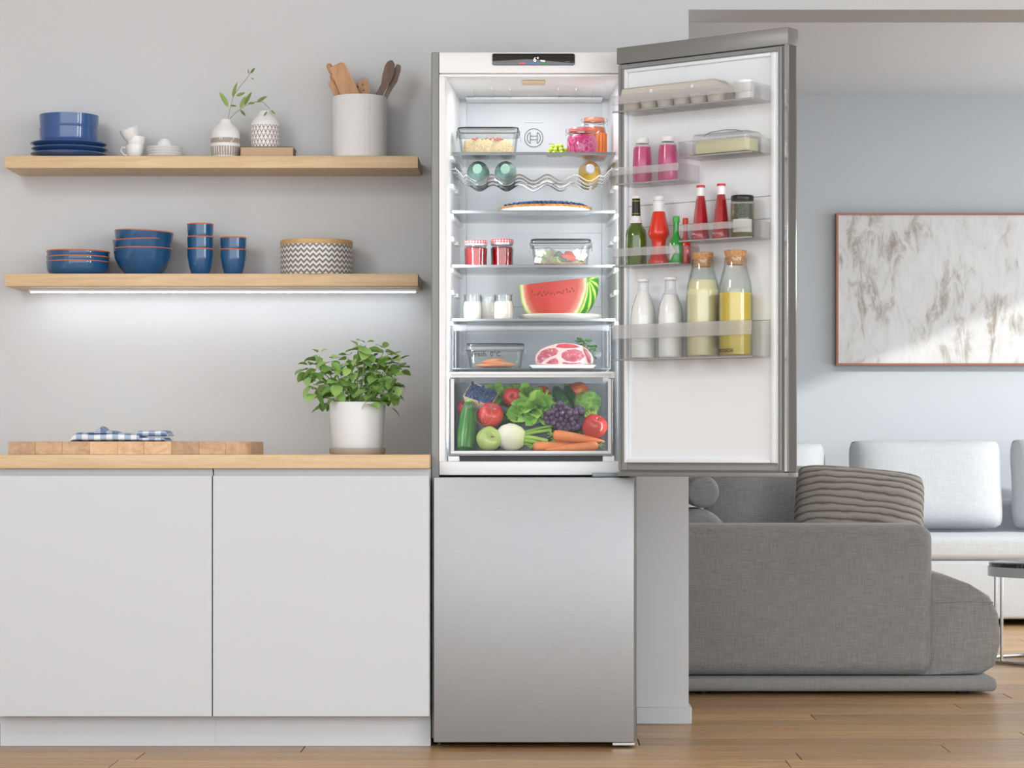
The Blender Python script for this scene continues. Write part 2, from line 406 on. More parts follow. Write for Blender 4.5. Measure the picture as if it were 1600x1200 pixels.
# ------------------------------------------------------------------ wall shelves
YS = 7.588
def wall_shelf(y_top, y_bot, label):
    zt, zb = Q(y_top, YS), Q(y_bot, YS)
    t = thing('wall_shelf', label, 'shelf', (P(8, YS), YS, zb))
    MB().box(0, P(653, YS)-P(8, YS), 0, YW-YS-0.0005, 0, zt-zb, 0.0012, 2).build('board', M['shelfwood'], t)
    return t, zt, zb
s1, ZS1, ZS1b = wall_shelf(243.5, 262.5, 'upper floating oak shelf holding plates, vases and a utensil canister')
s2, ZS2, ZS2b = wall_shelf(427.5, 447, 'lower floating oak shelf with a lit strip underneath')
w_ = P(653, YS)-P(8, YS)
st = put('led_strip', MB().box(0.045, w_-0.012, 0.135, 0.165, -0.008, -0.0008).mesh('led_strip', M['alu']), s2)
put('diffuser', MB().box(0.05, w_-0.016, 0.144, 0.156, -0.011, -0.0081).mesh('diffuser', M['led']), st)

# ================================================================== SHELF CROCKERY
YI = 7.69
def plate_prof(r, h):
    return [(0, 0), (r*0.62, 0), (r*0.66, 0.002), (r*0.95, h*0.75), (r, h), (r*0.985, h+0.003), (r*0.93, h*0.8+0.003), (r*0.64, 0.006), (0, 0.005)]
px109 = P(108, YI)
zb = ZS1
for i, lb in enumerate(('bottom blue plate of the stack on the upper shelf', 'middle blue plate of the stack on the upper shelf', 'top blue plate of the stack, right under the blue bowls')):
    r = px_m(62.5, YI)-0.006 if i < 3 else 0
    tag(MB().lathe(plate_prof(r, 0.015), 48).build('plate', M['blueplate'], None, (px109+[0, .002, -.001][i], YI, zb)), lb, 'plate', 'blue plates on the upper shelf'); zb += 0.0165
zb -= 0.0105
def bowl_straight(r, h):
    return [(0, 0), (r*0.9, 0), (r*0.94, 0.004), (r*0.985, h*0.5), (r, h), (r*0.97, h), (r*0.95, h*0.5), (r*0.88, 0.009), (0, 0.008)]
tag(MB().lathe(bowl_straight(px_m(45.5, YI), 0.058), 48).build('bowl', M['blueplate'], None, (P(107.5, YI), YI, zb)), 'lower straight-sided blue bowl standing on the blue plates', 'bowl', 'straight blue bowls')
tag(MB().lathe(bowl_straight(px_m(46, YI), 0.058), 48).build('bowl', M['blueplate'], None, (P(108, YI), YI, zb+0.042)), 'upper straight-sided blue bowl nested on top of the plate stack', 'bowl', 'straight blue bowls')
def cup_prof(r, h, rb=0.6):
    return [(0, 0), (r*rb*0.8, 0), (r*rb, 0.003), (r*0.86, h*0.35), (r*0.96, h*0.65), (r, h), (r*0.93, h), (r*0.89, h*0.65), (r*0.78, h*0.35), (r*0.5, 0.007), (0, 0.006)]
def white_cup(label, loc, rot, handle=True, r=None, h=0.043):
    r = r or px_m(14.5, YI)
    t = thing('cup', label, 'cup', loc, rot, 'small white cups')
    MB().lathe(cup_prof(r, h), 32).build('body', M['white_ceramic'], t)
    if handle:
        pts = [(-r*0.9, 0, h*0.82), (-r*1.35, 0, h*0.86), (-r*1.5, 0, h*0.62), (-r*1.2, 0, h*0.36), (-r*0.82, 0, h*0.3)]
        MB().tube(pts, 0.0028, 8).build('handle', M['white_ceramic'], t)
    return t
xc = P(210.5, YI)
white_cup('small white cup with handle at the bottom of the cup stack', (xc, YI, ZS1), (0, 0, 0), True, None, 0.046)
white_cup('white cup in the middle of the leaning stack of three', (xc+0.003, YI, ZS1+0.030), (0, 0, PI*0.85), False)
white_cup('tilted white cup on top of the stack of three', (xc-0.004, YI-0.003, ZS1+0.059), (R(14), R(-19), 0), False, px_m(14.8, YI))
xs = P(257, YI); zb = ZS1
for i, n in enumerate(('bottom', 'second', 'third', 'top')):
    r = px_m(28.5, YI)
    tag(MB().lathe([(0, 0), (r*0.6, 0), (r*0.64, 0.002), (r*0.96, 0.009), (r, 0.012), (r*0.97, 0.0135), (r*0.6, 0.0045), (0, 0.004)], 40).build('saucer', M['white_ceramic'], None, (xs+[0, .001, -.001, .0005][i], YI, zb)), '%s saucer in the stack of four white saucers' % n, 'saucer', 'white saucers'); zb += 0.0085
t = thing('cup', 'white cup turned upside down on the saucer stack', 'cup', (P(257, YI), YI, zb-0.0025), (0, 0, 0), 'small white cups')
MB().lathe([(r_, 0.034-z_) for r_, z_ in cup_prof(px_m(12, YI), 0.034, 0.55)], 32).build('body', M['white_ceramic'], t)
# --- vases
def banded_vase_mat():
    m, t, bs = newmat('banded_vase_glaze'); tc = t.add('ShaderNodeTexCoord'); sp = t.add('ShaderNodeSeparateXYZ'); t.link(tc.outputs['Object'], sp.inputs[0])
    an = t.math('ARCTAN2', sp.outputs[1], sp.outputs[0]); z = sp.outputs[2]
    n = t.noise(t.coords((1, 1, 0.2)), 260, 2)
    ln = t.math('GREATER_THAN', t.math('FRACT', t.math('ADD', t.math('MULTIPLY', an, 34/(2*PI)), t.math('MULTIPLY', n, 0.5))), 0.72)
    band1 = t.math('MULTIPLY', t.math('GREATER_THAN', z, 0.050), t.math('LESS_THAN', z, 0.066))
    band2 = t.math('MULTIPLY', t.math('GREATER_THAN', z, 0.010), t.math('LESS_THAN', z, 0.040))
    hz = t.math('MULTIPLY', band2, t.math('LESS_THAN', ln, 0.5))
    hz1 = t.math('MULTIPLY', band1, t.math('GREATER_THAN', n, 0.36))
    f = t.math('MINIMUM', t.math('ADD', hz, hz1), 1.0)
    t.link(t.mixc(f, lin('EDEEF0'), lin('A79C92')), bs.inputs['Base Color']); bs.inputs['Roughness'].default_value = 0.6
    return m
def heart_vase_mat():
    m, t, bs = newmat('heart_pattern_glaze'); tc = t.add('ShaderNodeTexCoord'); sp = t.add('ShaderNodeSeparateXYZ'); t.link(tc.outputs['Object'], sp.inputs[0])
    an = t.math('ARCTAN2', sp.outputs[1], sp.outputs[0]); z = sp.outputs[2]
    v = t.math('MULTIPLY', z, 1/0.0145); rowi = t.math('FLOOR', v)
    u = t.math('ADD', t.math('MULTIPLY', an, 22/(2*PI)), t.math('MULTIPLY', rowi, 0.5))
    du = t.math('ABSOLUTE', t.math('SUBTRACT', t.math('FRACT', u), 0.5)); fv = t.math('FRACT', v)
    tri = t.math('LESS_THAN', du, t.math('MULTIPLY', fv, 0.46))
    hole = t.math('LESS_THAN', du, t.math('MULTIPLY', t.math('SUBTRACT', fv, 0.42), 0.5))
    f = t.math('MULTIPLY', t.math('MULTIPLY', tri, t.math('SUBTRACT', 1.0, hole)), t.math('MULTIPLY', t.math('LESS_THAN', z, 0.0725), t.math('GREATER_THAN', z, 0.001)))
    t.link(t.mixc(f, lin('F0F0F0'), lin('7C5546')), bs.inputs['Base Color']); bs.inputs['Roughness'].default_value = 0.5
    return m
def vase_prof(r, h, rn): return [(0, 0), (r*0.86, 0), (r*0.93, 0.003), (r, h*0.25), (r*0.99, h*0.5), (r*0.96, h*0.66), (r*0.90, h*0.71), (r*0.66, h*0.83), (rn*1.08, h*0.92), (rn, h), (rn*0.8, h), (rn*0.8, h*0.9), (0, h*0.88)]
xv = P(352.5, YI); hv = Q(187, YI)-ZS1
v1 = tag(MB().lathe(vase_prof(px_m(23, YI), hv, px_m(8.5, YI)), 48).build('vase', banded_vase_mat(), None, (xv, YI, ZS1)), 'white vase with brown-grey banded lower half holding a twig', 'vase')
hb = Q(232.5, YI)-ZS1
bk = thing('book', 'tan book lying flat under the heart-patterned vase', 'book', (P(420, YI), YI, ZS1))
MB().box(-0.083, 0.083, -0.055, 0.06, 0, 0.003, 0.001, 1).box(-0.083, 0.083, -0.055, 0.06, hb-0.003, hb, 0.001, 1).box(-0.083, 0.083, -0.055, -0.051, 0.0, hb, 0.001, 1).build('cover', M['book'], bk)
MB().box(-0.08, 0.08, -0.05, 0.057, 0.0032, hb-0.0032).build('page_block', M['pages'], bk)
v2 = tag(MB().lathe(vase_prof(px_m(23, YI), Q(174, YI)-ZS1-hb, px_m(9, YI)), 48).build('vase', heart_vase_mat(), None, (P(414.5, YI), YI, ZS1+hb)), 'white vase with brown heart-lattice pattern standing on the book', 'vase')
# --- twig in the banded vase
tw = thing('leafy_twig', 'thin leafy twig standing in the banded vase', 'twig', (xv, YI, ZS1+0.01))
def tp(px, py, dy=0.0): return Vector((P(px, YI)-xv, dy, Q(py, YI)-ZS1-0.01))
base_ = Vector((0, 0, 0.03))
s_a = [base_, tp(356, 188), tp(360, 170, -0.01), tp(366, 150, -0.015), tp(377, 136, -0.02), tp(389, 122, -0.025), tp(395, 112, -0.03)]
s_b = [base_, tp(357, 188), tp(368, 178, -0.015), tp(384, 168, -0.03), tp(402, 162, -0.045), tp(414, 163, -0.05), tp(424, 173, -0.05)]
MB().tube(s_a, 0.0011, 6).build('stem', M['twig'], tw); MB().tube(s_b, 0.0011, 6).build('stem', M['stem'], tw)
lvs = [((358, 169), (346, 145), 26), ((366, 155), (371, 130), 26), ((371, 152), (386, 147), 17), ((362, 167), (372, 168), 12), ((377, 171), (386, 152), 22), ((384, 167), (394, 145), 26),
       ((389, 164), (401, 163), 13), ((403, 162), (419, 152), 20), ((377, 174), (387, 184), 14), ((391, 118), (389, 110), 9), ((393, 117), (401, 108), 12), ((394, 124), (399, 127), 7), ((419, 176), (414, 184), 9), ((425, 174), (432, 181), 9)]
lm = leaf_mesh('leaf', 1.0, 0.30, M['olive_leaf'], 0.25, 0.12)
for k, (p0, p1, ln) in enumerate(lvs):
    a, e = tp(*p0, -0.03), tp(*p1, -0.03-0.006); L = (e-a).length
    put('leaf', lm, tw, a, aim(e-a, R(80 if k % 2 else -76)), (L, L, L))
# --- canister and utensils
def dotted():
    m, t, bs = newmat('embossed_white_stoneware'); bs.inputs['Base Color'].default_value = lin('E6E8EA'); bs.inputs['Roughness'].default_value = 0.55
    vo = t.add('ShaderNodeTexVoronoi'); vo.inputs['Scale'].default_value = 70; vo.inputs['Randomness'].default_value = 0.35; t.link(t.coords(), vo.inputs['Vector'])
    t.link(t.bump(t.math('SUBTRACT', 0.5, vo.outputs[0]), 0.5, 0.003), bs.inputs['Normal']); return m
xk = P(562.5, YI); hk = Q(152.5, YI)-ZS1; rk = px_m(42.5, YI)
tag(MB().lathe([(0, 0), (rk*0.96, 0), (rk, 0.004), (rk, hk-0.003), (rk*0.985, hk), (rk*0.94, hk-0.003), (rk*0.93, 0.01), (0, 0.008)], 64).build('utensil_canister', dotted(), None, (xk, YI, ZS1)), 'tall white embossed stoneware canister holding wooden utensils', 'canister')
def up(px, py): return (P(px, YI)-xk, Q(py, YI)-ZS1-0.012)
def utensil(name, label, poly, y, th, m, holes=None, lean=0.0):
    t = thing(name, label, 'utensil', (xk, YI+y, ZS1+0.012), (lean, 0, 0), 'utensils in the canister')
    MB().prism([up(*p) for p in poly], -th/2, th/2, None, min(0.0015, th*0.3)).build('blade', m, t)
    if holes:
        for hx, hy in holes:
            x_, z_ = up(hx, hy); MB().lathe([(0, 0), (0.0032, 0), (0.0032, 0.001), (0, 0.001)], 12, Matrix.Translation((x_, -th/2-0.0006, z_)) @ Matrix.Rotation(PI/2, 4, 'X')).build('slot', M['darkslot'], t)
    return t
utensil('wooden_server', 'broad beech paddle leaning in the canister, the widest utensil', [(516, 107), (533, 98.5), (538, 99.5), (541, 104), (556, 133), (573, 172), (572, 220), (566, 232), (558, 226), (545, 180), (520, 118)], -0.014, 0.008, M['beech'])
utensil('wooden_scraper', 'narrow beech scraper behind the broad paddle in the canister', [(514, 127), (519, 124), (536, 150), (560, 215), (556, 228), (548, 224), (524, 156), (513, 131)], 0.004, 0.006, M['beech'])
t = thing('rolling_pin', 'slim wooden rolling pin with rounded handle in the canister', 'utensil', (xk, YI+0.028, ZS1+0.012), (0, 0, 0), 'utensils in the canister')
a_, e_ = Vector((up(511.5, 97)[0], 0, up(511.5, 97)[1])), Vector((up(556, 215)[0], 0, up(556, 215)[1])); dd = e_-a_
pr = [(0, 0.004), (0.015, 0.0105), (0.03, 0.0125), (0.055, 0.0125), (0.12, 0.010), (0.15, 0.0085), (0.16, 0.0145), (0.75, 0.0145), (0.9, 0.0145), (1.0, 0.010)]
MB().tube([a_+dd*q for q, _ in pr], [r_*0.72 for _, r_ in pr], 14).build('body', M['beech'], t)
utensil('slotted_turner', 'beech turner with small drilled holes in the canister', [(553, 135), (560, 127), (569, 122), (574, 123), (577, 135), (580, 160), (582, 225), (574, 226), (566, 170), (556, 150)], 0.014, 0.006, M['beech'], [(558.5, 135), (566.5, 131.5), (568, 140.5), (570.5, 149)])
utensil('wooden_spoon', 'dark walnut spoon leaning towards the refrigerator in the canister', [(611, 95.5), (614.5, 96.5), (617.5, 102), (617, 116), (613, 127), (607, 135), (600, 147), (588, 168), (568, 222), (561, 221), (574, 180), (587, 150), (597, 133), (598, 119), (602, 104), (606, 98)], -0.02, 0.006, M['walnut'])
utensil('wooden_fork', 'dark wooden fork behind the walnut spoon in the canister', [(620.5, 100), (622, 104), (623.5, 100.5), (625, 104), (626.5, 103), (626, 112), (621, 128), (612, 140), (606, 153), (590, 190), (580, 225), (573, 224), (588, 180), (601, 150), (607, 135), (612, 122), (617, 108)], -0.008, 0.006, M['walnut'])
# --- lower shelf: blue bowls, cups, canister
def rimmed(name, label, cat, prof, rim_r, rim_z, loc, rot=(0, 0, 0), group=None, n=48):
    t = thing(name, label, cat, loc, rot, group)
    MB().lathe(prof, n).build('body', M['bluebowl'], t)
    MB().torus((0, 0, rim_z), rim_r, 0.0022, n, 8).build('rim', M['orange_rim'], t)['label'] = 'terracotta orange rim'
    return t
rl = px_m(49, YI)
def low_prof(r, h): return [(0, 0), (r*0.8, 0), (r*0.93, 0.008), (r*0.985, 0.02), (r, h), (r*0.965, h), (r*0.94, 0.02), (r*0.85, 0.011), (0, 0.008)]
for i, n in enumerate(('bottom', 'middle', 'top')):
    rimmed('shallow_bowl', '%s shallow blue bowl of the three stacked on the lower shelf' % n, 'bowl', low_prof(rl-0.0005*i, 0.043), rl*0.983, 0.043, (P(122, YI), YI, ZS2+[0, 0.0155, 0.033][i]), (0, R([0, 0, 0.6][i]), 0), 'shallow blue bowls')
rb_ = px_m(46, YI)
def deep_prof(r, h): return [(0, 0), (r*0.55, 0), (r*0.6, 0.003), (r*0.8, h*0.3), (r*0.95, h*0.62), (r, h), (r*0.96, h), (r*0.91, h*0.62), (r*0.76, h*0.3), (r*0.5, 0.008), (0, 0.007)]
for i, n in enumerate(('bottom', 'middle', 'top')):
    rimmed('deep_bowl', '%s deep blue bowl of the stack beside the shallow bowls' % n, 'bowl', deep_prof(rb_, 0.085), rb_*0.98, 0.085, (P(223.5, YI), YI, ZS2+[0, 0.027, 0.054][i]), (0, R([0, -1.6, 2.4][i]), 0), 'deep blue bowls')
rc_ = px_m(20.5, YI)
def tumb(r, h): return [(0, 0), (r*0.62, 0), (r*0.67, 0.003), (r*0.86, h*0.35), (r*0.98, h*0.7), (r, h), (r*0.94, h), (r*0.9, h*0.6), (r*0.6, 0.008), (0, 0.007)]
for i, n in enumerate(('bottom', 'middle', 'top')):
    rimmed('tumbler', '%s blue tumbler of the stack of three' % n, 'cup', tumb(rc_, 0.085), rc_*0.97, 0.085, (P(313, YI), YI, ZS2+[0, 0.0385, 0.0785][i]), (0, 0, 0), 'blue tumblers', 36)
for i, n in enumerate(('lower', 'upper')):
    rimmed('tumbler', '%s blue tumbler of the stack of two beside the patterned tin' % n, 'cup', tumb(rc_, 0.083), rc_*0.97, 0.083, (P(364.5, YI), YI, ZS2+[0, 0.0375][i]), (0, 0, 0), 'blue tumblers', 36)
def chevron():
    m, t, bs = newmat('chevron_print'); tc = t.add('ShaderNodeTexCoord'); sp = t.add('ShaderNodeSeparateXYZ'); t.link(tc.outputs['Object'], sp.inputs[0])
    an = t.math('ARCTAN2', sp.outputs[1], sp.outputs[0])
    pp = t.math('PINGPONG', t.math('MULTIPLY', an, 36/(2*PI)), 0.5)
    v = t.math('ADD', t.math('MULTIPLY', sp.outputs[2], 1/0.0165), t.math('MULTIPLY', pp, 1.25))
    f = t.math('GREATER_THAN', t.math('FRACT', v), 0.5)
    t.link(t.mixc(f, lin('EFEDEA'), lin('7E7D7C')), bs.inputs['Base Color']); bs.inputs['Roughness'].default_value = 0.35; return m
rt = px_m(56, YI); ht = Q(384.5, YI)-ZS2
t = thing('patterned_tin', 'round zigzag-patterned tin with wooden lid on the lower shelf', 'canister', (P(494.5, YI), YI, ZS2))
MB().lathe([(0, 0), (rt*0.98, 0), (rt, 0.003), (rt, ht), (0, ht)], 64).build('body', chevron(), t)
MB().lathe([(0, ht+0.0002), (rt*1.005, ht+0.0002), (rt*1.01, ht+0.002), (rt*1.01, ht+0.014), (rt*0.99, ht+0.016), (0, ht+0.016)], 64).build('lid', M['lidwood'], t)

# ================================================================== ON THE WORKTOP
YB0 = 7.155; hbd = Q(690, YB0)-ZT
cb = thing('chopping_board', 'thick end-grain chopping board with towel on the worktop', 'chopping board', (P(13, YB0), YB0, ZT+0.0004))
eds = [13, 55, 97, 140, 184, 225, 268, 311, 353, 390]
for k in range(9):
    x0, x1 = P(eds[k], YB0)-P(13, YB0), P(eds[k+1], YB0)-P(13, YB0)
    mb = MB()
    if k == 8:
        rr = 0.05; pts = [(x0, 0)]+[(x1-rr+rr*math.sin(R(a)), rr*1.2-rr*1.2*math.cos(R(a))) for a in range(0, 91, 10)]+[(x1, 0.36), (x0, 0.36)]
        mb.prism(pts, 0, hbd, Matrix(((1, 0, 0, 0), (0, 0, 1, 0), (0, 1, 0, 0), (0, 0, 0, 1))))
    else: mb.box(x0, x1-0.0004, 0, 0.36, 0, hbd, 0.0008, 1)
    mb.build('wood_block', M['endgrain'], cb)
def gingham():
    m, t, bs = newmat('blue_gingham'); tc = t.add('ShaderNodeTexCoord'); sp = t.add('ShaderNodeSeparateXYZ'); t.link(tc.outputs['UV'], sp.inputs[0])
    u = t.math('GREATER_THAN', t.math('FRACT', sp.outputs[0]), 0.5); v = t.math('GREATER_THAN', t.math('FRACT', sp.outputs[1]), 0.5)
    f = t.math('MULTIPLY', t.math('ADD', u, v), 0.5)
    t.link(t.ramp(f, [(0.0, lin('EEF3F7')), (0.5, lin('AFC3DA')), (1.0, lin('6F86AE'))]), bs.inputs['Base Color']); bs.inputs['Roughness'].default_value = 0.9; return m
def towel_fold(parent, xs, zlo, ztop, depth, m, usc=1/0.036, seed=1, bulge=0.0):
    # one rounded fold of cloth lying along x: closed section in y-z, height ztop(x), uv runs with the cloth
    bm = bmesh.new(); uvl = bm.loops.layers.uv.new('UVMap'); n = 18; rings = []; rnd = random.Random(seed); ph = rnd.uniform(0, 6)
    for x in xs:
        h = ztop(x)-zlo; rg_ = []; acc = 0.0; last = None
        for k in range(n):
            a_ = PI*1.5-2*PI*k/n; cy, cz = math.cos(a_), math.sin(a_)
            yy = depth/2+depth/2*(abs(cy)**0.55)*(1 if cy > 0 else -1)+0.0025*math.sin(x*70+ph); z_ = zlo+h/2+h/2*(abs(cz)**0.6)*(1 if cz > 0 else -1)
            if last is not None: acc += math.hypot(yy-last[0], z_-last[1])
            last = (yy, z_); rg_.append((bm.verts.new((x, yy, z_)), (x*usc, acc*usc)))
        rings.append(rg_)
    for A, B in zip(rings[:-1], rings[1:]):
        for k in range(n):
            q_ = (k+1) % n; f = bm.faces.new((A[k][0], B[k][0], B[q_][0], A[q_][0]))
            for lp, uv in zip(f.loops, (A[k][1], B[k][1], B[q_][1] if q_ else (B[k][1][0], B[k][1][1]+.5), A[q_][1] if q_ else (A[k][1][0], A[k][1][1]+.5))): lp[uvl].uv = uv
    for rg_, rev in ((rings[0], 0), (rings[-1], 1)):
        f = bm.faces.new([v for v, _ in (rg_ if rev else rg_[::-1])])
        for lp in f.loops: lp[uvl].uv = (lp.vert.co.y*usc, lp.vert.co.z*usc)
    bmesh.ops.recalc_face_normals(bm, faces=bm.faces)
    me = bpy.data.meshes.new('cloth_fold'); bm.to_mesh(me); bm.free(); me.materials.append(m); me.shade_smooth(); me.set_sharp_from_angle(angle=1.2)
    return put('cloth_fold', me, parent)
tow = thing('tea_towel', 'folded blue and white gingham tea towel on the chopping board', 'towel', (P(110, 7.2), 7.19, ZT+hbd+0.0006))
gm = gingham()
lin_ = lambda a, c, n: [a+(c-a)*i/n for i in range(n+1)]
def endr(x, a, c, r): return min(1.0, math.sqrt(max(0.04, 1-max(0, (r-(x-a))/r, (r-(c-x))/r)**2)))
towel_fold(tow, lin_(0, 0.205, 26), 0.0, lambda x: (0.0255+0.002*math.sin(x*60))*endr(x, 0, 0.26, 0.02), 0.15, gm, seed=1)
towel_fold(tow, lin_(0.045, 0.135, 18), 0.0235, lambda x: 0.0245+max(0.003, 0.020*math.exp(-((x-0.088)/0.013)**2))+0.006*math.exp(-((x-0.115)/0.02)**2), 0.11, gm, seed=3)
towel_fold(tow, lin_(0.2055, 0.285, 14), 0.0, lambda x: 0.0115*endr(x, 0.15, 0.285, 0.008)+0.0005, 0.14, gm, seed=5)
towel_fold(tow, lin_(0.200, 0.290, 14), 0.0150, lambda x: 0.0150+0.0165*endr(x, 0.15, 0.29, 0.010)+0.012*(x-0.2)*2, 0.135, gm, seed=8)
# blue and white folds stay one cloth
# --- basil
YP = 7.46; xb = P(558.5, YP)
bp = thing('potted_basil', 'lush green basil plant in a white pot on the worktop', 'plant', (xb, YP, ZT))
r1, r2 = px_m(44, YP), px_m(39, YP); zs = Q(700, YP)-ZT; zp = Q(628.5, YP)-ZT
MB().lathe([(0, 0), (r1*0.94, 0), (r1*0.99, 0.005), (r1, zs), (r1*0.96, zs), (r1*0.94, 0.007), (0, 0.006)], 48).build('saucer', M['saucer'], bp)
MB().lathe([(0, 0.0065), (r2*0.97, 0.0065), (r2, 0.01), (r1, zp-0.002), (r1*0.985, zp), (r1*0.95, zp-0.002), (r2*0.94, zp-0.025), (0, zp-0.025)], 48).build('pot', M['matte_white'], bp)
MB().lathe([(0, zp-0.0145), (r1*0.5, zp-0.0135), (r1*0.935, zp-0.018), (r1*0.9, zp-0.024), (0, zp-0.024)], 32).build('soil', M['soil'], bp)
rnd = random.Random(11)
bl = [leaf_mesh('leaf', 1.0, wd_, M['basil'], fo, cu, 6) for wd_, fo, cu in ((0.74, 0.3, 0.25), (0.66, 0.4, 0.15), (0.82, 0.2, 0.35))]
tips = []
outline = [(484, 575), (498, 555), (490, 600), (505, 620), (520, 565), (530, 600), (545, 560), (562, 545), (572, 540), (585, 560), (600, 548), (615, 560), (622, 565), (618, 590), (610, 615), (595, 600), (575, 590), (560, 605), (540, 620), (510, 590), (555, 580), (600, 580), (535, 575), (580, 610), (497, 575), (588, 580), (570, 565), (525, 615), (612, 602), (548, 595)]
for k, (qx, qy) in enumerate(outline):
    tip = Vector((P(qx, YP)-xb, rnd.uniform(-0.085, 0.07), Q(qy, YP)-ZT)); tips.append(tip)
    root = Vector((tip.x*0.25+rnd.uniform(-.015, .015), tip.y*0.25, zp-0.016))
    mid = root.lerp(tip, 0.55)+Vector((tip.x*0.05, 0, 0.02))
    MB().tube([root, root.lerp(mid, 0.5)+Vector((0, 0, 0.008)), mid, tip], [0.0022, 0.002, 0.0017, 0.0011], 6).build('stem', M['stem'], bp)
    nl = rnd.choice((7, 8, 9))
    a0 = rnd.uniform(0, 6)
    for q in range(nl):
        a = a0+q*2.4; lvl = (q//2)*0.013
        L = rnd.uniform(0.036, 0.056)*(1.0 if q > 1 else 0.62)
        d = Vector((math.cos(a), math.sin(a)*0.9-0.35, rnd.uniform(-1.0, 0.35) if q > 1 else rnd.uniform(0.2, 0.9)))
        put('leaf', bl[(k+q) % 3], bp, tip+Vector((0, 0, 0.008-lvl))+Vector((d.x, d.y, 0))*0.005, aim(d, rnd.uniform(-0.5, 0.5)), (L, L, L))

# ================================================================== REFRIGERATOR
YF, YB, YK = 7.16, 7.23, 7.71
SW = Matrix(((1, 0, 0, 0), (0, 0, 1, 0), (0, 1, 0, 0), (0, 0, 0, 1)))       # prism outline in plan, extruded upwards
x0, x1 = P(674, YB), P(994.5, YB); FX = (x0+x1)/2; ztop = Q(82, YB); ZI = Q(120.5, YB); ZJ = Q(721, YB)
zfd = Q(746, YF)
fr = thing('refrigerator', 'tall grey fridge-freezer with its upper door standing open', 'refrigerator', (FX, YB, 0))
OFF = (-FX, -YB, 0)
def fpart(name, mb, m, label=None):
    o = mb.build(name, m, fr, OFF)
    if label: o['label'] = label
    return o
g = 0.0235
cs = MB().box(x0, x0+g, YB, YW-0.03, 0.022, ztop, 0.002, 1).box(x1-g, x1, YB, YW-0.03, 0.022, ztop, 0.002, 1)
cs.box(x0+g, x1-g, YB+0.03, YW-0.03, ztop-0.012, ztop-0.001).box(x0+g, x1-g, YW-0.045, YW-0.03, 0.022, ztop-0.012).box(x0+g, x1-g, YB+0.002, YW-0.045, 0.022, 0.05)
fpart('casing', cs, M['fridge_side'])
fpart('screw_cap', MB().lathe([(0, 0), (0.004, 0), (0.004, 0.001), (0, 0.0015)], 14, Matrix.Translation((P(680, YB), YB-0.0002, Q(92, YB))) @ Matrix.Rotation(PI/2, 4, 'X')), M['fridge_side'])
zfb = Q(115.5, YB)
fpart('top_fascia', MB().box(x0+g, x1-g, YB-0.004, YB+0.029, zfb+0.0012, ztop, 0.003, 2), M['liner'])
xi0 = P(697, YB); xi1 = x1-(xi0-x0); xb0 = P(719, YK); xb1 = x1-(xb0-x0)
def lx(Y): return xi0+(xb0-xi0)*(Y-YB)/(YK-YB)
def mir(X): return 2*FX-X
ln = MB()
for sgn in (0, 1):
    pl = [(x0+g, YB-0.002), (xi0-0.004, YB-0.002), (xi0, YB+0.006), (xb0, YK), (x0+g, YK)]
    if sgn: pl = [(mir(a), c) for a, c in pl][::-1]
    ln.prism(pl, ZJ, ZI, SW)
ln.box(x0+g, x1-g, YB-0.002, YK, ZI, zfb, 0.003, 2)
ln.box(x0+g, x1-g, YB-0.002, YK, zfd+0.006, ZJ, 0.003, 2)
fpart('inner_liner', ln, M['liner'])
bkp = fpart('back_panel', MB().box(x0+g, x1-g, YK, YK+0.02, ZJ, zfb), M['liner_back'])
fm = MB(); q0, q1 = P(718, YK), mir(P(718, YK)); q2, q3 = P(729, YK), mir(P(729, YK)); qz = Q(149, YK); qz2 = Q(158, YK)
fm.box(q0, q2, YK-0.016, YK-0.0002, ZJ+0.25, qz, 0.004, 2).box(q3, q1, YK-0.016, YK-0.0002, ZJ+0.25, qz, 0.004, 2).box(q2, q3, YK-0.016, YK-0.0002, qz2, qz, 0.004, 2)
fm.build('frame_moulding', M['liner'], bkp)
MB().box(P(791, YK), q3, YK-0.006, YK-0.0002, Q(480, YK), Q(364, YK), 0.002, 1).build('air_duct_cover', M['liner_back'], bkp)
MB().box(P(820, YK), P(848, YK), YK-0.004, YK-0.0002, Q(192, YK), Q(189.5, YK), 0.001, 1).build('air_slot', M['liner'], bkp)
for p_ in (738, 768, 797, 872, 900, 928): fpart('ceiling_rib', MB().box(P(p_, 7.5)-0.001, P(p_, 7.5)+0.001, 7.45, 7.62, ZI-0.005, ZI-0.0002), M['liner'])
fpart('ceiling_step', MB().box(xb0+0.02, xb1-0.02, 7.62, YK-0.016, ZI-0.010, ZI-0.0002, 0.004, 2), M['liner'])
lamp = fpart('ceiling_lamp', MB().box(P(816, 7.30), P(852, 7.30), 7.285, 7.33, ZI-0.010, ZI-0.0002, 0.004, 2), M['lampshade'])
ld = bpy.data.lights.new('fridge_lamp', 'AREA'); ld.shape = 'RECTANGLE'; ld.size = 0.34; ld.size_y = 0.08; ld.energy = 0.72; ld.color = (0.96, 0.98, 1)
lo = bpy.data.objects.new('fridge_lamp', ld); C.objects.link(lo); lo.location = (FX, 7.37, ZI-0.012); lo.rotation_euler = (R(12), 0, 0)
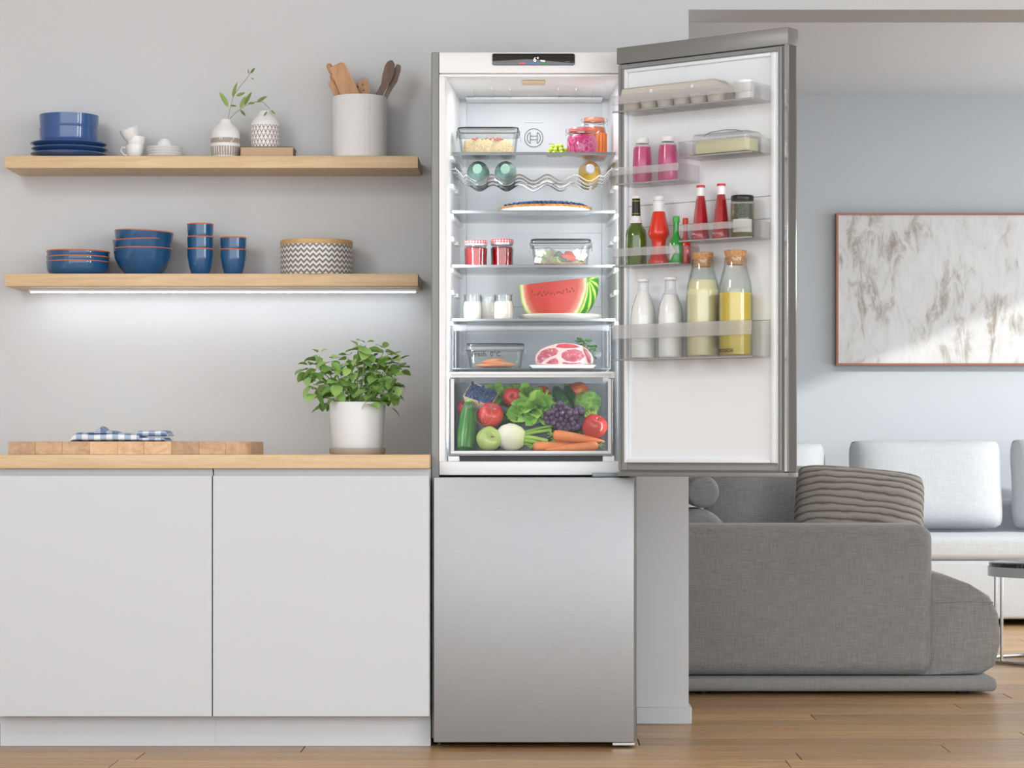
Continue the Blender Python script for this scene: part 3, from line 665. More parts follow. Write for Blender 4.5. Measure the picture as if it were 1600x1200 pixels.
for sg in (0, 1):          # added side fill lights over thin unlit strips, brightening the interior
    X_ = lx(7.26)+0.0008; X_ = mir(X_) if sg else X_
    fpart('light_strip', MB().box(X_-0.0006, X_+0.0006, 7.252, 7.262, ZJ+0.05, ZI-0.35), M['liner'])
    d_ = bpy.data.lights.new('fridge_side_lamp', 'AREA'); d_.shape = 'RECTANGLE'; d_.size = 0.012; d_.size_y = 0.74; d_.energy = 1.7; d_.color = (0.97, 0.985, 1)
    o_ = bpy.data.objects.new('fridge_side_lamp', d_); C.objects.link(o_); o_.location = (X_+(0.002 if not sg else -0.002), 7.258, (ZI+ZJ)/2-0.15)
    o_.rotation_euler = Vector((1 if not sg else -1, 1.0, 0)).to_track_quat('-Z', 'Y').to_euler()
# display
dp = MB().prism(rrect(px_m(129, YB), px_m(18.5, YB), px_m(3, YB), 4, P(833.5, YB), Q(93.5, YB)), YB-0.0075, YB-0.0042, None, 0.0006)
dsp = fpart('display_panel', dp, M['display'])
yd = YB-0.0082
lettering('6°', 0.0195, M['white_led'], dsp, (P(833.2, YB), yd, Q(97.2, YB)), 'temperature_digits')
for a, c, m in ((810.5, 822, 'red_led'), (822, 844, 'blue_led'), (844, 856, 'green_led')): MB().box(P(a, YB), P(c, YB), yd, YB-0.0077, Q(100.2, YB), Q(98.3, YB)).build('colour_bar', M[m], dsp)
MB().prism([(P(844, YB), Q(94.6, YB)), (P(851.5, YB), Q(95, YB)), (P(851, YB), Q(97.3, YB)), (P(845.5, YB), Q(96.6, YB))], yd, YB-0.0077).build('indicator', M['white_led'], dsp)
lettering('select', 0.0062, M['grey_led'], dsp, (P(883, YB), yd, Q(97.8, YB)))
# emblem on the back wall: armature inside a ring
def emblem(cx, cz, yy, r, m, parent, thick=0.0012):
    mb = MB(); mx = Matrix.Translation((cx, yy, cz)) @ Matrix.Rotation(PI/2, 4, 'X')
    mb.torus((0, 0, 0), r, thick, 40, 6, mx)
    for sg in (1, -1):
        pts = [mx @ Vector((sg*r*0.72*math.cos(R(a)), r*0.72*math.sin(R(a)), 0)) for a in range(-58, 59, 12)]
        ed = [mx @ Vector((sg*r*0.38, r*0.61, 0)), mx @ Vector((sg*r*0.38, -r*0.61, 0))]
        mb.tube(pts+[ed[0]]+[mx @ Vector((sg*r*0.38, r*0.2, 0)), mx @ Vector((sg*r*0.38, -r*0.2, 0))]+[ed[1]], thick, 6, closed=True)
    for zz in (0.2, -0.2): mb.tube([mx @ Vector((-r*0.38, r*zz, 0)), mx @ Vector((r*0.38, r*zz, 0))], thick, 6)
    return mb.build('emblem', m, parent)
emblem(P(834, YK), Q(215.5, YK), YK-0.001, px_m(14.3, YK), M['print'], bkp)
# glass shelves
YS0 = 7.30
SH = {}
for nm, py in (('one', 237.6), ('two', 328.6), ('three', 413.6), ('four', 497.6)):
    z = Q(py, YS0); SH[nm] = z; xa, xe = P(706.5, YS0), P(706.5, YS0)+0.0125
    o = fpart('glass_shelf', MB().prism([(xa, YS0+0.008), (mir(xa), YS0+0.008), (mir(xe), 7.675), (xe, 7.675)], z-0.0045, z, SW), M['shelfglass'])
    MB().box(xa, mir(xa), YS0, YS0+0.0078, z-0.0085, z, 0.0015, 2).build('front_trim', M['trim'], o)
    for sg in (0, 1):
        aa, ab = (xa-0.009, xe+0.0) if not sg else (mir(xe+0.0), mir(xa-0.009))
        pl = [(lx(YS0+0.02), YS0+0.02), (lx(YS0+0.02)+0.013, YS0+0.03), (lx(7.66)+0.012, 7.66), (lx(7.66), 7.66)]
        if sg: pl = [(mir(a), c) for a, c in pl][::-1]
        MB().prism(pl, z-0.018, z-0.0087, SW).build('side_rail', M['liner'], o)
for py in (290, 372, 455):          # empty shelf supports moulded in the side walls
    z = Q(py, 7.4)
    for sg in (0, 1):
        for ya in (7.34, 7.5):
            pl = [(lx(ya)-0.002, ya), (lx(ya)+0.012, ya+0.012), (lx(ya+0.1)+0.012, ya+0.088), (lx(ya+0.1)-0.002, ya+0.1)]
            if sg: pl = [(mir(a), c) for a, c in pl][::-1]
            fpart('shelf_support', MB().prism(pl, z-0.012, z, SW, 0.002), M['liner'])
# wire bottle rack
ZV = 1.7005
vals = [P(p_, 7.64) for p_ in (749.5, 791.5, 834, 876.5, 919)]; pitch = vals[1]-vals[0]; amp = 0.0095; RB = 0.0345
zaxis = ZV+RB+0.002
def rack_path(Y):
    pts = [(lx(Y)+0.001, Y, ZV+0.036), (vals[0]-pitch*0.78, Y, ZV+0.036), (vals[0]-pitch*0.70, Y, ZV+0.032), (vals[0]-pitch*0.5, Y, ZV+0.011)]
    xs = [vals[0]-pitch*0.42+i*pitch*0.08 for i in range(int((4*pitch+pitch*0.84)/(pitch*0.08))+1)]
    for x in xs:
        u = (x-vals[0])/pitch; pts.append((x, Y, ZV+amp*(1-math.cos(2*PI*u))))
    pts += [(vals[4]+pitch*0.5, Y, ZV+0.011+0.002), (vals[4]+pitch*0.70, Y, ZV+0.032), (vals[4]+pitch*0.78, Y, ZV+0.036), (mir(lx(Y))-0.001, Y, ZV+0.036)]
    return pts
rk_ = None
for i, Y in enumerate((7.345, 7.44, 7.535, 7.63)):
    mb = MB().tube(rack_path(Y), 0.0021, 8)
    if rk_ is None:
        rk_ = fpart('bottle_rack', mb, M['wire'])
    else: mb.build('wire', M['wire'], rk_)
for x in (vals[0]-pitch*0.78, vals[4]+pitch*0.78): MB().tube([(x, 7.345, ZV+0.039), (x, 7.63, ZV+0.039)], 0.0018, 8).build('cross_wire', M['wire'], rk_)
MB().tube([(vals[1]+pitch*0.5, 7.632, ZV+0.0235), (vals[4]-pitch*0.5, 7.632, ZV+0.0235)], 0.0018, 8).build('cross_wire', M['wire'], rk_)
# ------- chill drawer
YD = 7.29; dx0, dx1 = P(707, YD), P(954, YD); dz0, dz1 = Q(576.5, YD), Q(507, YD)
def shell(x0_, x1_, y0_, y1_, z0_, z1_, th):
    return MB().box(x0_, x0_+th, y0_, y1_, z0_, z1_).box(x1_-th, x1_, y0_, y1_, z0_, z1_).box(x0_+th, x1_-th, y1_-th, y1_, z0_, z1_).box(x0_+th, x1_-th, y0_, y1_-th, z0_, z0_+th)
taper = 0.008
cd = fpart('chill_drawer', shell(dx0+taper, dx1-taper, YD+0.006, 7.64, dz0, dz1-0.006, 0.003), M['drawer_clear'])
MB().box(dx0+0.003, dx1-0.003, YD+0.001, YD+0.004, dz0, dz1).build('front_pane', M['plastic'], cd)
fd = MB(); e = 0.0022
fd.box(dx0, dx0+e, YD, YD+0.006, dz0, dz1).box(dx1-e, dx1, YD, YD+0.006, dz0, dz1).box(dx0+e, dx1-e, YD, YD+0.006, dz0-0.001, dz0+0.0025).box(dx0+e, dx1-e, YD, YD+0.006, dz1-0.0015, dz1+0.0005)
fd.build('pane_edge', mat('smoked_pane_edge', '4E5355', 0.25), cd)
MB().box(dx0+0.004, dx1-0.004, YD-0.006, YD+0.0005, dz1-0.020, dz1-0.0018, 0.003, 2).build('grip_band', glass('clear_grip', (0.9, 0.91, 0.92), 0.7, 0.05, 0.10, 'D0D3D5'), cd)
lettering('VitaFresh  0°C', 0.0200, M['print_dark'], cd, (P(720.5, YD), YD+0.0004, Q(556.5, YD)))
emblem(P(934.5, YD), Q(554.5, YD), YD+0.0004, px_m(4.6, YD), M['print'], cd, 0.0007)
# ------- crisper
YR = 7.245; cx0, cx1 = P(702, YR), P(957.5, YR); cz0, cz1 = Q(711, YR), Q(592, YR)
cr = fpart('crisper_drawer', shell(cx0+0.010, cx1-0.010, YR+0.008, 7.60, cz0+0.003, cz1-0.004, 0.003), M['crisper_clear'])
MB().box(cx0+0.004, cx1-0.004, YR+0.004, YR+0.0065, cz0+0.006, cz1-0.002).build('front_pane', M['plastic'], cr)
wf = MB(); wf.box(cx0+0.004, cx0+0.0145, YR, YR+0.008, cz0+0.012, cz1, 0.002, 2).box(cx1-0.0145, cx1-0.004, YR, YR+0.008, cz0+0.012, cz1, 0.002, 2).box(cx0+0.004, cx1-0.004, YR, YR+0.008, cz0+0.0035, cz0+0.0125, 0.002, 2)
wf.build('front_frame', M['wframe'], cr)
ef = MB(); ef.box(cx0, cx0+0.0038, YR, YR+0.012, cz0, cz1, 0.001, 1).box(cx1-0.0038, cx1, YR, YR+0.012, cz0, cz1, 0.001, 1).box(cx0, cx1, YR-0.001, YR+0.012, cz0-0.002, cz0+0.0033, 0.001, 1)
ef.build('outer_edge', mat('grey_drawer_edge', '8F9396', 0.4), cr)
lettering('VitaFresh   0°C', 0.0180, M['print'], cr, (P(720, YR), YR+0.0034, Q(637.5, YR)))
mb = MB(); mxe = Matrix.Translation((P(756, YR), YR+0.0034, Q(650, YR))) @ Matrix.Rotation(PI/2, 4, 'X')
mb.torus((0, 0, 0), px_m(14, YR), 0.0004, 36, 5, mxe)
for sg in (1, -1): mb.tube([mxe @ Vector((sg*0.008*math.cos(R(a)), 0.022*math.sin(R(a)), 0)) for a in range(-80, 81, 16)], 0.0004, 5)
mb.build('symbol', mat('pale_symbol', 'C9A9A0', 0.5), cr)
ll = fpart('crisper_lid', MB().box(cx0-0.001, cx1+0.006, YR-0.004, YR+0.014, Q(590, YR), Q(581, YR), 0.002, 2), M['wframe'])
MB().box(cx0+0.004, cx1-0.004, YR+0.0142, 7.64, Q(583.5, YR), Q(582, YR)).build('cover_glass', M['shelfglass'], ll)
MB().box(cx0+0.006, cx1-0.006, YR-0.0046, YR-0.0041, Q(586.4, YR), Q(585.2, YR)).build('groove', M['bintrim'], ll)
for sg in (0, 1):
    a, c = (cx0-0.004, cx0+0.03) if not sg else (cx1-0.03, cx1+0.004)
    fpart('drawer_runner', MB().box(a, c, YR+0.006, YR+0.05, ZJ+0.0005, cz0-0.0025, 0.002, 2), M['wframe'])
fpart('dark_recess', MB().box(cx0+0.03, cx1-0.03, YR+0.02, YR+0.03, ZJ+0.0003, cz0-0.003), M['black'])  # black slab stands in for the shade in the gap under the crisper
# ------- freezer door, feet, hinge
fz = fpart('freezer_door', MB().box(P(677.5, YF), P(990.5, YF), YF, YB-0.004, Q(1160, YF), zfd, 0.003, 2), M['steel'])
fpart('hinge_cover', MB().box(P(925, YB), P(966, YB), YB-0.05, YB-0.004, zfd+0.001, Q(738.5, YB), 0.003, 2), M['trim'])
fpart('hinge_pin', MB().box(P(967, 7.15), P(1011, 7.15), 7.15, 7.19, Q(744.5, 7.15), Q(740.5, 7.15), 0.001, 1), M['black'])
for p_ in (686, 983):
    fo = fpart('foot', MB().lathe([(0, 0.0006), (0.011, 0.0006), (0.011, 0.008), (0.0075, 0.009), (0, 0.009)], 20, Matrix.Translation((P(p_, YB), YB+0.02, 0))), M['black'])
    MB().lathe([(0, 0.0091), (0.004, 0.0091), (0.004, 0.0225), (0, 0.0225)], 14, Matrix.Translation((P(p_, YB), YB+0.02, 0))).build('foot_screw', M['chrome'], fo)
fpart('lower_hinge', MB().box(P(957, YF), P(992, YF), YF+0.01, YB+0.01, Q(1165.5, YF), Q(1161, YF), 0.001, 1), M['chrome'])
# ------- the open door
OX, OY = P(966, 7.13), 7.13; dc, dn = 0.794, 0.608; DA = -math.atan2(dn, dc)
def DS(px, yl):
    k = (px-CX)/F; return (k*(OY+dc*yl)-OX-dn*yl)/(dc+k*dn)
def DW(s, yl, z=0.0): return Vector((OX+dc*s+dn*yl, OY-dn*s+dc*yl, z))
def DZ(py, s, yl): return Q(py, DW(s, yl).y)
W = DS(1231, 0); TH = 0.05; zd0, zd1 = DZ(743, 0, 0), DZ(75, 0, 0)
cap = DZ(101, 0, 0)
LX0, LX1, LY = DS(977, -0.02), DS(1213.5, -0.02), -0.022
door = MB().box(0.004, W-0.012, 0, TH-0.006, zd0+0.012, cap-0.002).build('fridge_door', M['door_grey'], fr, (OX-FX, OY-YB, 0), (0, 0, DA))
def dpart(name, mb, m): return mb.build(name, m, door)
dpart('outer_panel', MB().box(0, W, TH-0.006, TH, zd0, zd1-0.01, 0.0015, 1), M['chrome'])
dpart('edge_strip', MB().box(W-0.0118, W-0.0085, -0.001, 0.003, zd0+0.014, cap+0.008, 0.0008, 1).box(W-0.0118, W, 0.006, TH-0.0062, zd0+0.014, cap+0.006), M['darkslot'])
dpart('edge_strip', MB().box(W-0.010, W+0.001, -0.003, 0.0055, zd0+0.014, cap+0.009, 0.001, 1), M['chrome'])
dpart('top_cap', MB().box(-0.004, W+0.003, -0.004, TH+0.003, cap, zd1, 0.003, 2), M['door_grey'])
dpart('bottom_cap', MB().box(-0.002, W+0.003, -0.003, TH+0.002, zd0-0.002, zd0+0.0115, 0.002, 2), M['door_grey'])
gk = MB(); zl0, zl1 = DZ(723, 0.05, LY), DZ(109, LX0, LY)
gk.box(0.006, LX0, -0.010, -0.0002, zd0+0.016, cap-0.004, 0.003, 2).box(LX1, W-0.016, -0.010, -0.0002, zd0+0.016, cap-0.004, 0.003, 2)
gk.box(LX0, LX1, -0.010, -0.0002, zd0+0.016, zl0, 0.003, 2).box(LX0, LX1, -0.010, -0.0002, zl1, cap-0.004, 0.003, 2)
gk.box(0.012, 0.018, -0.013, -0.010, zd0+0.02, cap-0.008, 0.001, 1).box(W-0.028, W-0.022, -0.013, -0.010, zd0+0.02, cap-0.008, 0.001, 1).box(0.018, W-0.028, -0.013, -0.010, cap-0.016, cap-0.010, 0.001, 1)
dpart('gasket', gk, M['gasket'])
lm_ = MB().box(LX0, LX1, LY+0.006, -0.0003, zl0, zl1)
lw_ = 0.010
for a, c in ((LX0, LX0+lw_), (LX1-lw_*1.6, LX1)): lm_.box(a, c, LY-0.006, LY+0.006, zl0, zl1, 0.003, 2)
lm_.box(LX0+lw_, LX1-lw_*1.6, LY-0.006, LY+0.006, zl1-lw_, zl1, 0.003, 2).box(LX0+lw_, LX1-lw_*1.6, LY-0.006, LY+0.006, zl0, zl0+lw_, 0.003, 2)
dpart('door_liner', lm_, M['liner_door'])
for py in (322, 356, 508): z = DZ(py, 0.05, LY); dpart('liner_rib', MB().box(LX0+lw_, LX1-lw_*1.6, LY+0.004, LY+0.0059, z-0.002, z, 0.0005, 1), M['bintrim'])
BY0, BY1 = LY+0.005, -0.125
def door_bin(pxa, pxb, zt, zb, band, full_left=True, nm='door_bin'):
    sa, sb = DS(pxa, BY1), pxb
    m = MB().box(sa, sb, BY1, BY0, zb, zb+0.003).box(sa, sa+0.003, BY1, BY0, zb+0.003, zt).box(sb-0.003, sb, BY1, BY0, zb+0.003, zt)
    m.box(sa+0.003, sb-0.003, BY1, BY1+0.003, zb+0.003, zt-band) if zt-band > zb+0.004 else None
    o = dpart(nm, m, M['bin'])
    MB().box(sa-0.001, sb+0.001, BY1-0.0015, BY1+0.003, zt-band, zt, 0.001, 1).build('front_band', M['frost'], o) if False else None
    dpart('bin_front_band', MB().box(sa-0.0005, sb+0.0005, BY1-0.0012, BY1+0.003, zt-band+0.0002, zt, 0.001, 1), M['frost'])
    dpart('bin_bottom_trim', MB().box(sa-0.0005, sb+0.0005, BY1-0.0015, BY1+0.0035, zb-0.0015, zb+0.0028, 0.001, 1), M['bintrim'])
    return sa, sb, zb+0.003
SR = LX1-lw_*1.6-0.001
B_egg = door_bin(957, SR, 1.905, 1.858, 0.026)
zz = lambda py, px: DZ(py, DS(px, BY1), BY1)
SM = DS(1060, BY1)
B_smo = door_bin(957, SM, zz(263, 957), zz(289.5, 957), 0.022)
B_but = door_bin(1060.5, SR, zz(222, 1062), zz(246.5, 1062), 0.0)
B_sau = door_bin(957, SM, zz(389, 957), zz(417, 957), 0.024)
B_ket = door_bin(1060.5, SR, zz(351, 1062), zz(377.5, 1062), 0.020)
B_mlk = door_bin(957, SR, zz(508, 957), zz(563, 957), 0.041)
def dletter(s, size, m, px, py):
    s_ = DS(px, BY1); o = lettering(s, size, m, door, (s_, BY1-0.0018, DZ(py, s_, BY1)))
    return o
dletter('BOSCH', 0.0140, M['print_dark'], 1124, 550.5)
emblem(DS(1116.5, BY1), DZ(547, DS(1116.5, BY1), BY1), BY1-0.0014, 0.0072, M['print_pale'], door, 0.0004)

# ================================================================== FOOD IN THE REFRIGERATOR
M['lidclear'] = glass('clear_lid', (0.94, 0.95, 0.95), 0.6, 0.03, 0.05, 'DDE0E1'); M['lidblack'] = mat('black_lid_seal', '1C1D1E', 0.35); M['clip'] = glass('clear_clip', (0.85, 0.87, 0.87), 0.6, 0.08, 0.15, 'D0D4D5')
def food_box(label, pxl, pxr, py_top, Y, base, depth, taper=0.9, name='glass_food_box'):
    xa, xe = P(pxl, Y-depth/2), P(pxr, Y-depth/2); w = xe-xa; h = Q(py_top, Y-depth/2)-base
    t = thing(name, label, 'food container', ((xa+xe)/2, Y, base+0.0003))
    hb = h-0.020
    mb = MB(); rings = []
    ins = 0.003
    for (k, z, o) in ((taper, 0.0, 0), (taper, 0.0, 0), (0.985, hb, 0), (0.985, hb, ins), (taper, ins, ins)):
        pl = rrect(w*0.93*k-2*o, depth*k-2*o, 0.02, 4); rings.append([mb.bm.verts.new((a, c, z)) for a, c in pl])
    rings = [rings[0]]+rings[2:]
    mb.bm.faces.new(rings[0][::-1]); mb.bm.faces.new(rings[-1])
    for A, B in zip(rings[:-1], rings[1:]):
        n = len(A)
        for i in range(n): mb.bm.faces.new((A[i], A[(i+1) % n], B[(i+1) % n], B[i]))
    mb.build('glass_body', M['glass'], t)
    MB().prism(rrect(w*0.965, depth*1.03, 0.022, 5), hb+0.0004, hb+0.017, SW, 0.004).build('lid', M['lidclear'], t)
    for nm_, ww_, zz_, rr_, mm_ in (('lid_seal', 0.955, hb+0.0012, 0.0009, 'clip'), ('lid_rim', 0.925, hb+0.0182, 0.0024, 'lidblack')):
        pl = rrect(w*ww_, depth*(ww_+0.06), 0.022, 6); MB().tube([(a_, c_, zz_) for a_, c_ in pl], rr_, 8, closed=True).build(nm_, M[mm_], t)
    for sg in (-1, 1):
        MB().prism([(sg*w*0.475, hb+0.012), (sg*w*0.5, hb+0.010), (sg*w*0.505, hb-0.010), (sg*w*0.495, hb-0.013), (sg*w*0.488, hb+0.004)], -depth*0.3, depth*0.3).build('clip', M['clip'], t)
    return t, w*0.93*taper, depth*taper, hb
def mound(w, d, z0, h, n=22, m=None, amp=0.004, seed=1, flat=0.3):
    rnd = random.Random(seed); mb = MB(); rows = []
    for j in range(n+1):
        rw = []
        for i in range(n+1):
            u, v = -1+2*i/n, -1+2*j/n; q = (1-abs(u)**4)*(1-abs(v)**4)
            edge = i in (0, n) or j in (0, n)
            z = z0 if edge else z0+h*(flat+(1-flat)*q**0.5)+rnd.uniform(-amp, amp)
            rw.append(mb.bm.verts.new((u*w/2, v*d/2, z)))
        rows.append(rw)
    for A, B in zip(rows[:-1], rows[1:]):
        for i in range(n): mb.bm.faces.new((A[i], A[i+1], B[i+1], B[i]))
    mb.bm.faces.new([v for v in rows[0]]+[r_[-1] for r_ in rows[1:]]+[v for v in rows[-1][-2::-1]]+[r_[0] for r_ in rows[-2:0:-1]])
    return mb
M['couscous'] = mat('couscous', 'E0BE84', 0.8, var=0.3, vscale=220, bump=0.8, bscale=260, bdist=0.003)
M['pepper_red'] = mat('red_pepper', 'CE3B2A', 0.35, var=0.15); M['pepper_green'] = mat('green_pepper', '7FA637', 0.35, var=0.15)
z1 = SH['one']
t, w_, d_, h_ = food_box('glass box of couscous salad with dark lid on the top shelf', 712, 813, 198.5, 7.44, z1, 0.13)
mound(w_-0.008, d_-0.008, 0.0036, h_*0.74, 26, None, 0.003, 3, 0.72).build('couscous', M['couscous'], t, sharp=1.5)
rnd = random.Random(5)
for k in range(26):
    x, y = rnd.uniform(-.36, .36)*w_, rnd.uniform(-.45, -.02)*d_; L = rnd.uniform(.008, .018)
    MB().box(-L/2, L/2, -.003, .003, -.0022, .0022, 0.001, 1).build('pepper_piece', M['pepper_red' if k % 3 else 'pepper_green'], t, (x, y, 0.0036+h_*(0.72-abs(x)/w_*0.15)+rnd.uniform(0, .003)), (rnd.uniform(-.5, .5), rnd.uniform(-.5, .5), rnd.uniform(0, 3)))
# --- grapes
def grape_bunch(name, label, pts, r, m, stem_pts, base):
    t = thing(name, label, 'grapes', base)
    me = MB().ball((0, 0, 0), (1, 1, 1.08), 12, 8).mesh('grape', m)
    for p in pts:
        k = r*random.uniform(0.9, 1.08); put('grape', me, t, p, (random.uniform(-.5, .5), random.uniform(-.5, .5), 0), (k, k, k))
    MB().tube(stem_pts, 0.0012, 6).build('stalk', M['stem'], t)
    return t
M['ggrape'] = mat('green_grape_skin', 'AFC34A', 0.25, var=0.15, sss=0.2); M['pgrape'] = mat('purple_grape_skin', '57405F', 0.22, var=0.22, vscale=60)
Yg = 7.42; pts = []
gx = P(871, Yg); r_ = 0.0078
rg = random.Random(2)
for lev, cnt in ((0, 15), (1, 11), (2, 5)):
    for k in range(cnt):
        a = k*2.399+lev; rr = math.sqrt((k+.5)/cnt)
        pts.append(Vector((rr*math.cos(a)*(0.036-0.009*lev), rr*math.sin(a)*(0.026-0.007*lev), r_+lev*r_*1.45)))
grape_bunch('green_grapes', 'small bunch of green grapes beside the pink jar', pts, r_, M['ggrape'], [(0, 0, .025), (-.012, -.01, .036), (-.028, -.012, .037)], (gx, Yg, z1+0.0008))
# --- clip jars
def clip_jar(label, px, rpx, py_top, Y, base, fill, name, lidm):
    r = px_m(rpx, Y); h = Q(py_top, Y)-base
    t = thing(name, label, 'jar', (P(px, Y), Y, base+0.0003), (0, 0, 0))
    hb = h-0.014
    MB().lathe([(0, 0), (r*0.86, 0), (r*0.96, 0.004), (r, 0.012), (r, hb*0.72), (r*0.93, hb*0.84), (r*0.84, hb*0.90), (r*0.86, hb)], 40).build('glass_body', M['glass'], t)
    MB().lathe([(0, 0.0035), (r*0.84, 0.0035), (r*0.95, 0.012), (r*0.955, hb*0.70), (r*0.86, hb*0.82), (r*0.8, hb*0.86), (0, hb*0.86)], 40).build('filling', fill, t)
    MB().lathe([(r*0.70, hb+0.0002), (r*0.9, hb+0.0002), (r*0.9, hb+0.0035), (r*0.70, hb+0.0035)], 36).build('rubber_seal', mat('orange_seal', 'D9704A', 0.5), t)
    MB().lathe([(0, hb+0.0037), (r*0.88, hb+0.0037), (r*0.9, hb+0.007), (r*0.85, hb+0.012), (r*0.6, hb+0.014), (0, hb+0.014)], 36).build('lid', lidm, t)
    cl = MB(); cl.torus((0, 0, hb-0.004), r*0.9, 0.0011, 36, 6)
    for sg in (-1, 1):
        cl.tube([(sg*r*0.9, 0, hb-0.004), (sg*r*1.12, -0.004, hb+0.004), (sg*r*1.0, 0, hb+0.011)], 0.0012, 6)
        cl.tube([(sg*r*0.92, -0.003, hb-0.004), (sg*r*1.10, -0.003, hb-0.012), (sg*r*1.06, -0.003, hb+0.002)], 0.0012, 6)
    cl.build('wire_clip', M['wire'], t)
    return t, r, hb
M['pinkglass'] = glass('pink_tinted_lid', (0.95, 0.72, 0.76), 0.7, 0.06, 0.3, 'E07F93'); M['orangeglass'] = glass('orange_tinted_lid', (0.95, 0.75, 0.65), 0.7, 0.06, 0.35, 'D98A6A')
M['pinkfill'] = mat('pickled_onion', 'CF2F78', 0.35, var=0.3, vscale=70); M['onion_ring'] = mat('onion_ring', 'E77FAE', 0.35)
M['carrot_fill'] = mat('brine_orange', 'B5521F', 0.4); M['carrot_stick'] = mat('carrot_stick', 'E57A32', 0.45, var=0.12, vscale=50)
t, r, hb = clip_jar('clip-top jar of carrot sticks behind the pink jar', 928.5, 18.5, 184, 7.52, z1, M['carrot_fill'], 'carrot_jar', M['orangeglass'])
for k in range(18):
    a = 2*PI*k/18; rr = r*0.945; MB().tube([(rr*math.cos(a), rr*math.sin(a), 0.010), (rr*math.cos(a+.08), rr*math.sin(a+.08), hb*0.70)], 0.0052, 6, flat=0.6).build('carrot_stick', M['carrot_stick'], t)
t, r, hb = clip_jar('clip-top jar of bright pink pickled onions on the top shelf', 909.5, 23.5, 200, 7.40, z1, M['pinkfill'], 'pickled_onion_jar', M['pinkglass'])
rg = random.Random(9)
for k in range(20):
    a = rg.uniform(PI, 2*PI); z = rg.uniform(0.012, hb*0.66); R0 = rg.uniform(.006, .011)
    mx = Matrix.Translation((r*0.952*math.cos(a), r*0.952*math.sin(a), z)) @ Matrix.Rotation(a-PI/2+PI, 4, 'Z') @ Matrix.Rotation(PI/2+rg.uniform(-.12, .12), 4, 'X')
    MB().torus((0, 0, 0), R0, 0.001, 18, 5, mx).build('onion_ring', M['onion_ring'], t)
# --- bottles on the rack
M['tealglass'] = mat('teal_bottle_glass', '7FA79F', 0.12, coat=0.6, var=0.18, vscale=25); M['tealcap'] = mat('mint_cap', '9CC9B8', 0.4); M['yellowjuice'] = mat('yellow_bottle', 'D3AE3C', 0.2, coat=0.4, var=0.1); M['silvercap'] = mat('silver_cap', 'B4B4BC', 0.3, 0.6)
def rack_bottle(label, k, m, capm):
    t = thing('rack_bottle', label, 'bottle', (vals[k], 7.335, zaxis), (R(-90), 0, 0), 'bottles on the wire rack')
    L = 0.30; rr = RB
    # local z runs away from the camera after the turn; neck first
    MB().lathe([(0, 0.014), (0.0125, 0.014), (0.0125, 0.03), (0.016, 0.045), (rr*0.75, 0.07), (rr*0.96, 0.09), (rr, 0.11), (rr, L-0.012), (rr*0.9, L), (0, L-0.004)], 40).build('body', m, t)
    MB().lathe([(0, 0), (0.0125, 0), (0.0142, 0.002), (0.0142, 0.0138), (0, 0.0138)], 28).build('cap', capm, t)
    return t
rack_bottle('teal glass bottle lying on the wire rack next to the fridge wall', 0, M['tealglass'], M['tealcap'])
rack_bottle('teal glass bottle lying second on the wire rack', 1, M['tealglass'], M['tealcap'])
rack_bottle('yellow bottle with silver cap lying on the wire rack', 4, M['yellowjuice'], M['silvercap'])
# --- blueberry tart
z2 = SH['two']; Yt = 7.485; rt_ = px_m(71, Yt)
t = thing('blueberry_tart', 'blueberry tart in a white fluted dish on the second shelf', 'tart', (P(852.5, Yt), Yt, z2+0.0003))
fl_ = lambda a, z: 1+0.018*math.cos(a*40)
MB().lathe([(0, 0), (rt_*0.9, 0), (rt_*0.93, 0.003), (rt_*0.985, 0.018), (rt_*0.96, 0.018), (rt_*0.9, 0.006), (0, 0.005)], 160, wob=fl_).build('dish', M['white_ceramic'], t)
MB().lathe([(0, 0.0055), (rt_*0.89, 0.0062), (rt_*0.955, 0.0182), (rt_*1.0, 0.019), (rt_*1.005, 0.0235), (rt_*0.95, 0.0255), (rt_*0.9, 0.021), (0, 0.0205)], 160, wob=fl_).build('crust', mat('baked_crust', 'CE8F45', 0.7, var=0.3, vscale=40, bump=0.4, bscale=90), t)
M['blueberry'] = mat('blueberry_skin', '2A3C5E', 0.5, var=0.35, vscale=50)
mb = MB(); rg = random.Random(4)
for k in range(230):
    a = k*2.399; rr = rt_*0.90*math.sqrt((k+.5)/230); mb.ball((rr*math.cos(a), rr*math.sin(a), 0.024+0.013*(1-(rr/rt_)**2)+rg.uniform(0, .0022)), 0.0062, 8, 6)
o = mb.build('blueberries', mat('glazed_blueberry', '33518C', 0.35, var=0.3, vscale=50), t); o['kind'] = 'stuff'
# --- jam jars
M['jam'] = mat('red_jam', '860810', 0.15, coat=0.8, var=0.25, vscale=20)
def lidcheck():
    m, t, bs = newmat('red_gingham_lid'); tc = t.add('ShaderNodeTexCoord'); sp = t.add('ShaderNodeSeparateXYZ'); t.link(tc.outputs['Object'], sp.inputs[0])
    an = t.math('ARCTAN2', sp.outputs[1], sp.outputs[0]); u = t.math('GREATER_THAN', t.math('FRACT', t.math('MULTIPLY', an, 24/(2*PI))), 0.5); v = t.math('GREATER_THAN', t.math('FRACT', t.math('MULTIPLY', sp.outputs[2], 1/0.0062)), 0.5)
    t.link(t.ramp(t.math('MULTIPLY', t.math('ADD', u, v), 0.5), [(0, lin('F2EDEC')), (0.5, lin('DB6E6C')), (1.0, lin('C4242B'))]), bs.inputs['Base Color']); bs.inputs['Roughness'].default_value = 0.35; return m
M['lidcheck'] = lidcheck(); z3 = SH['three']
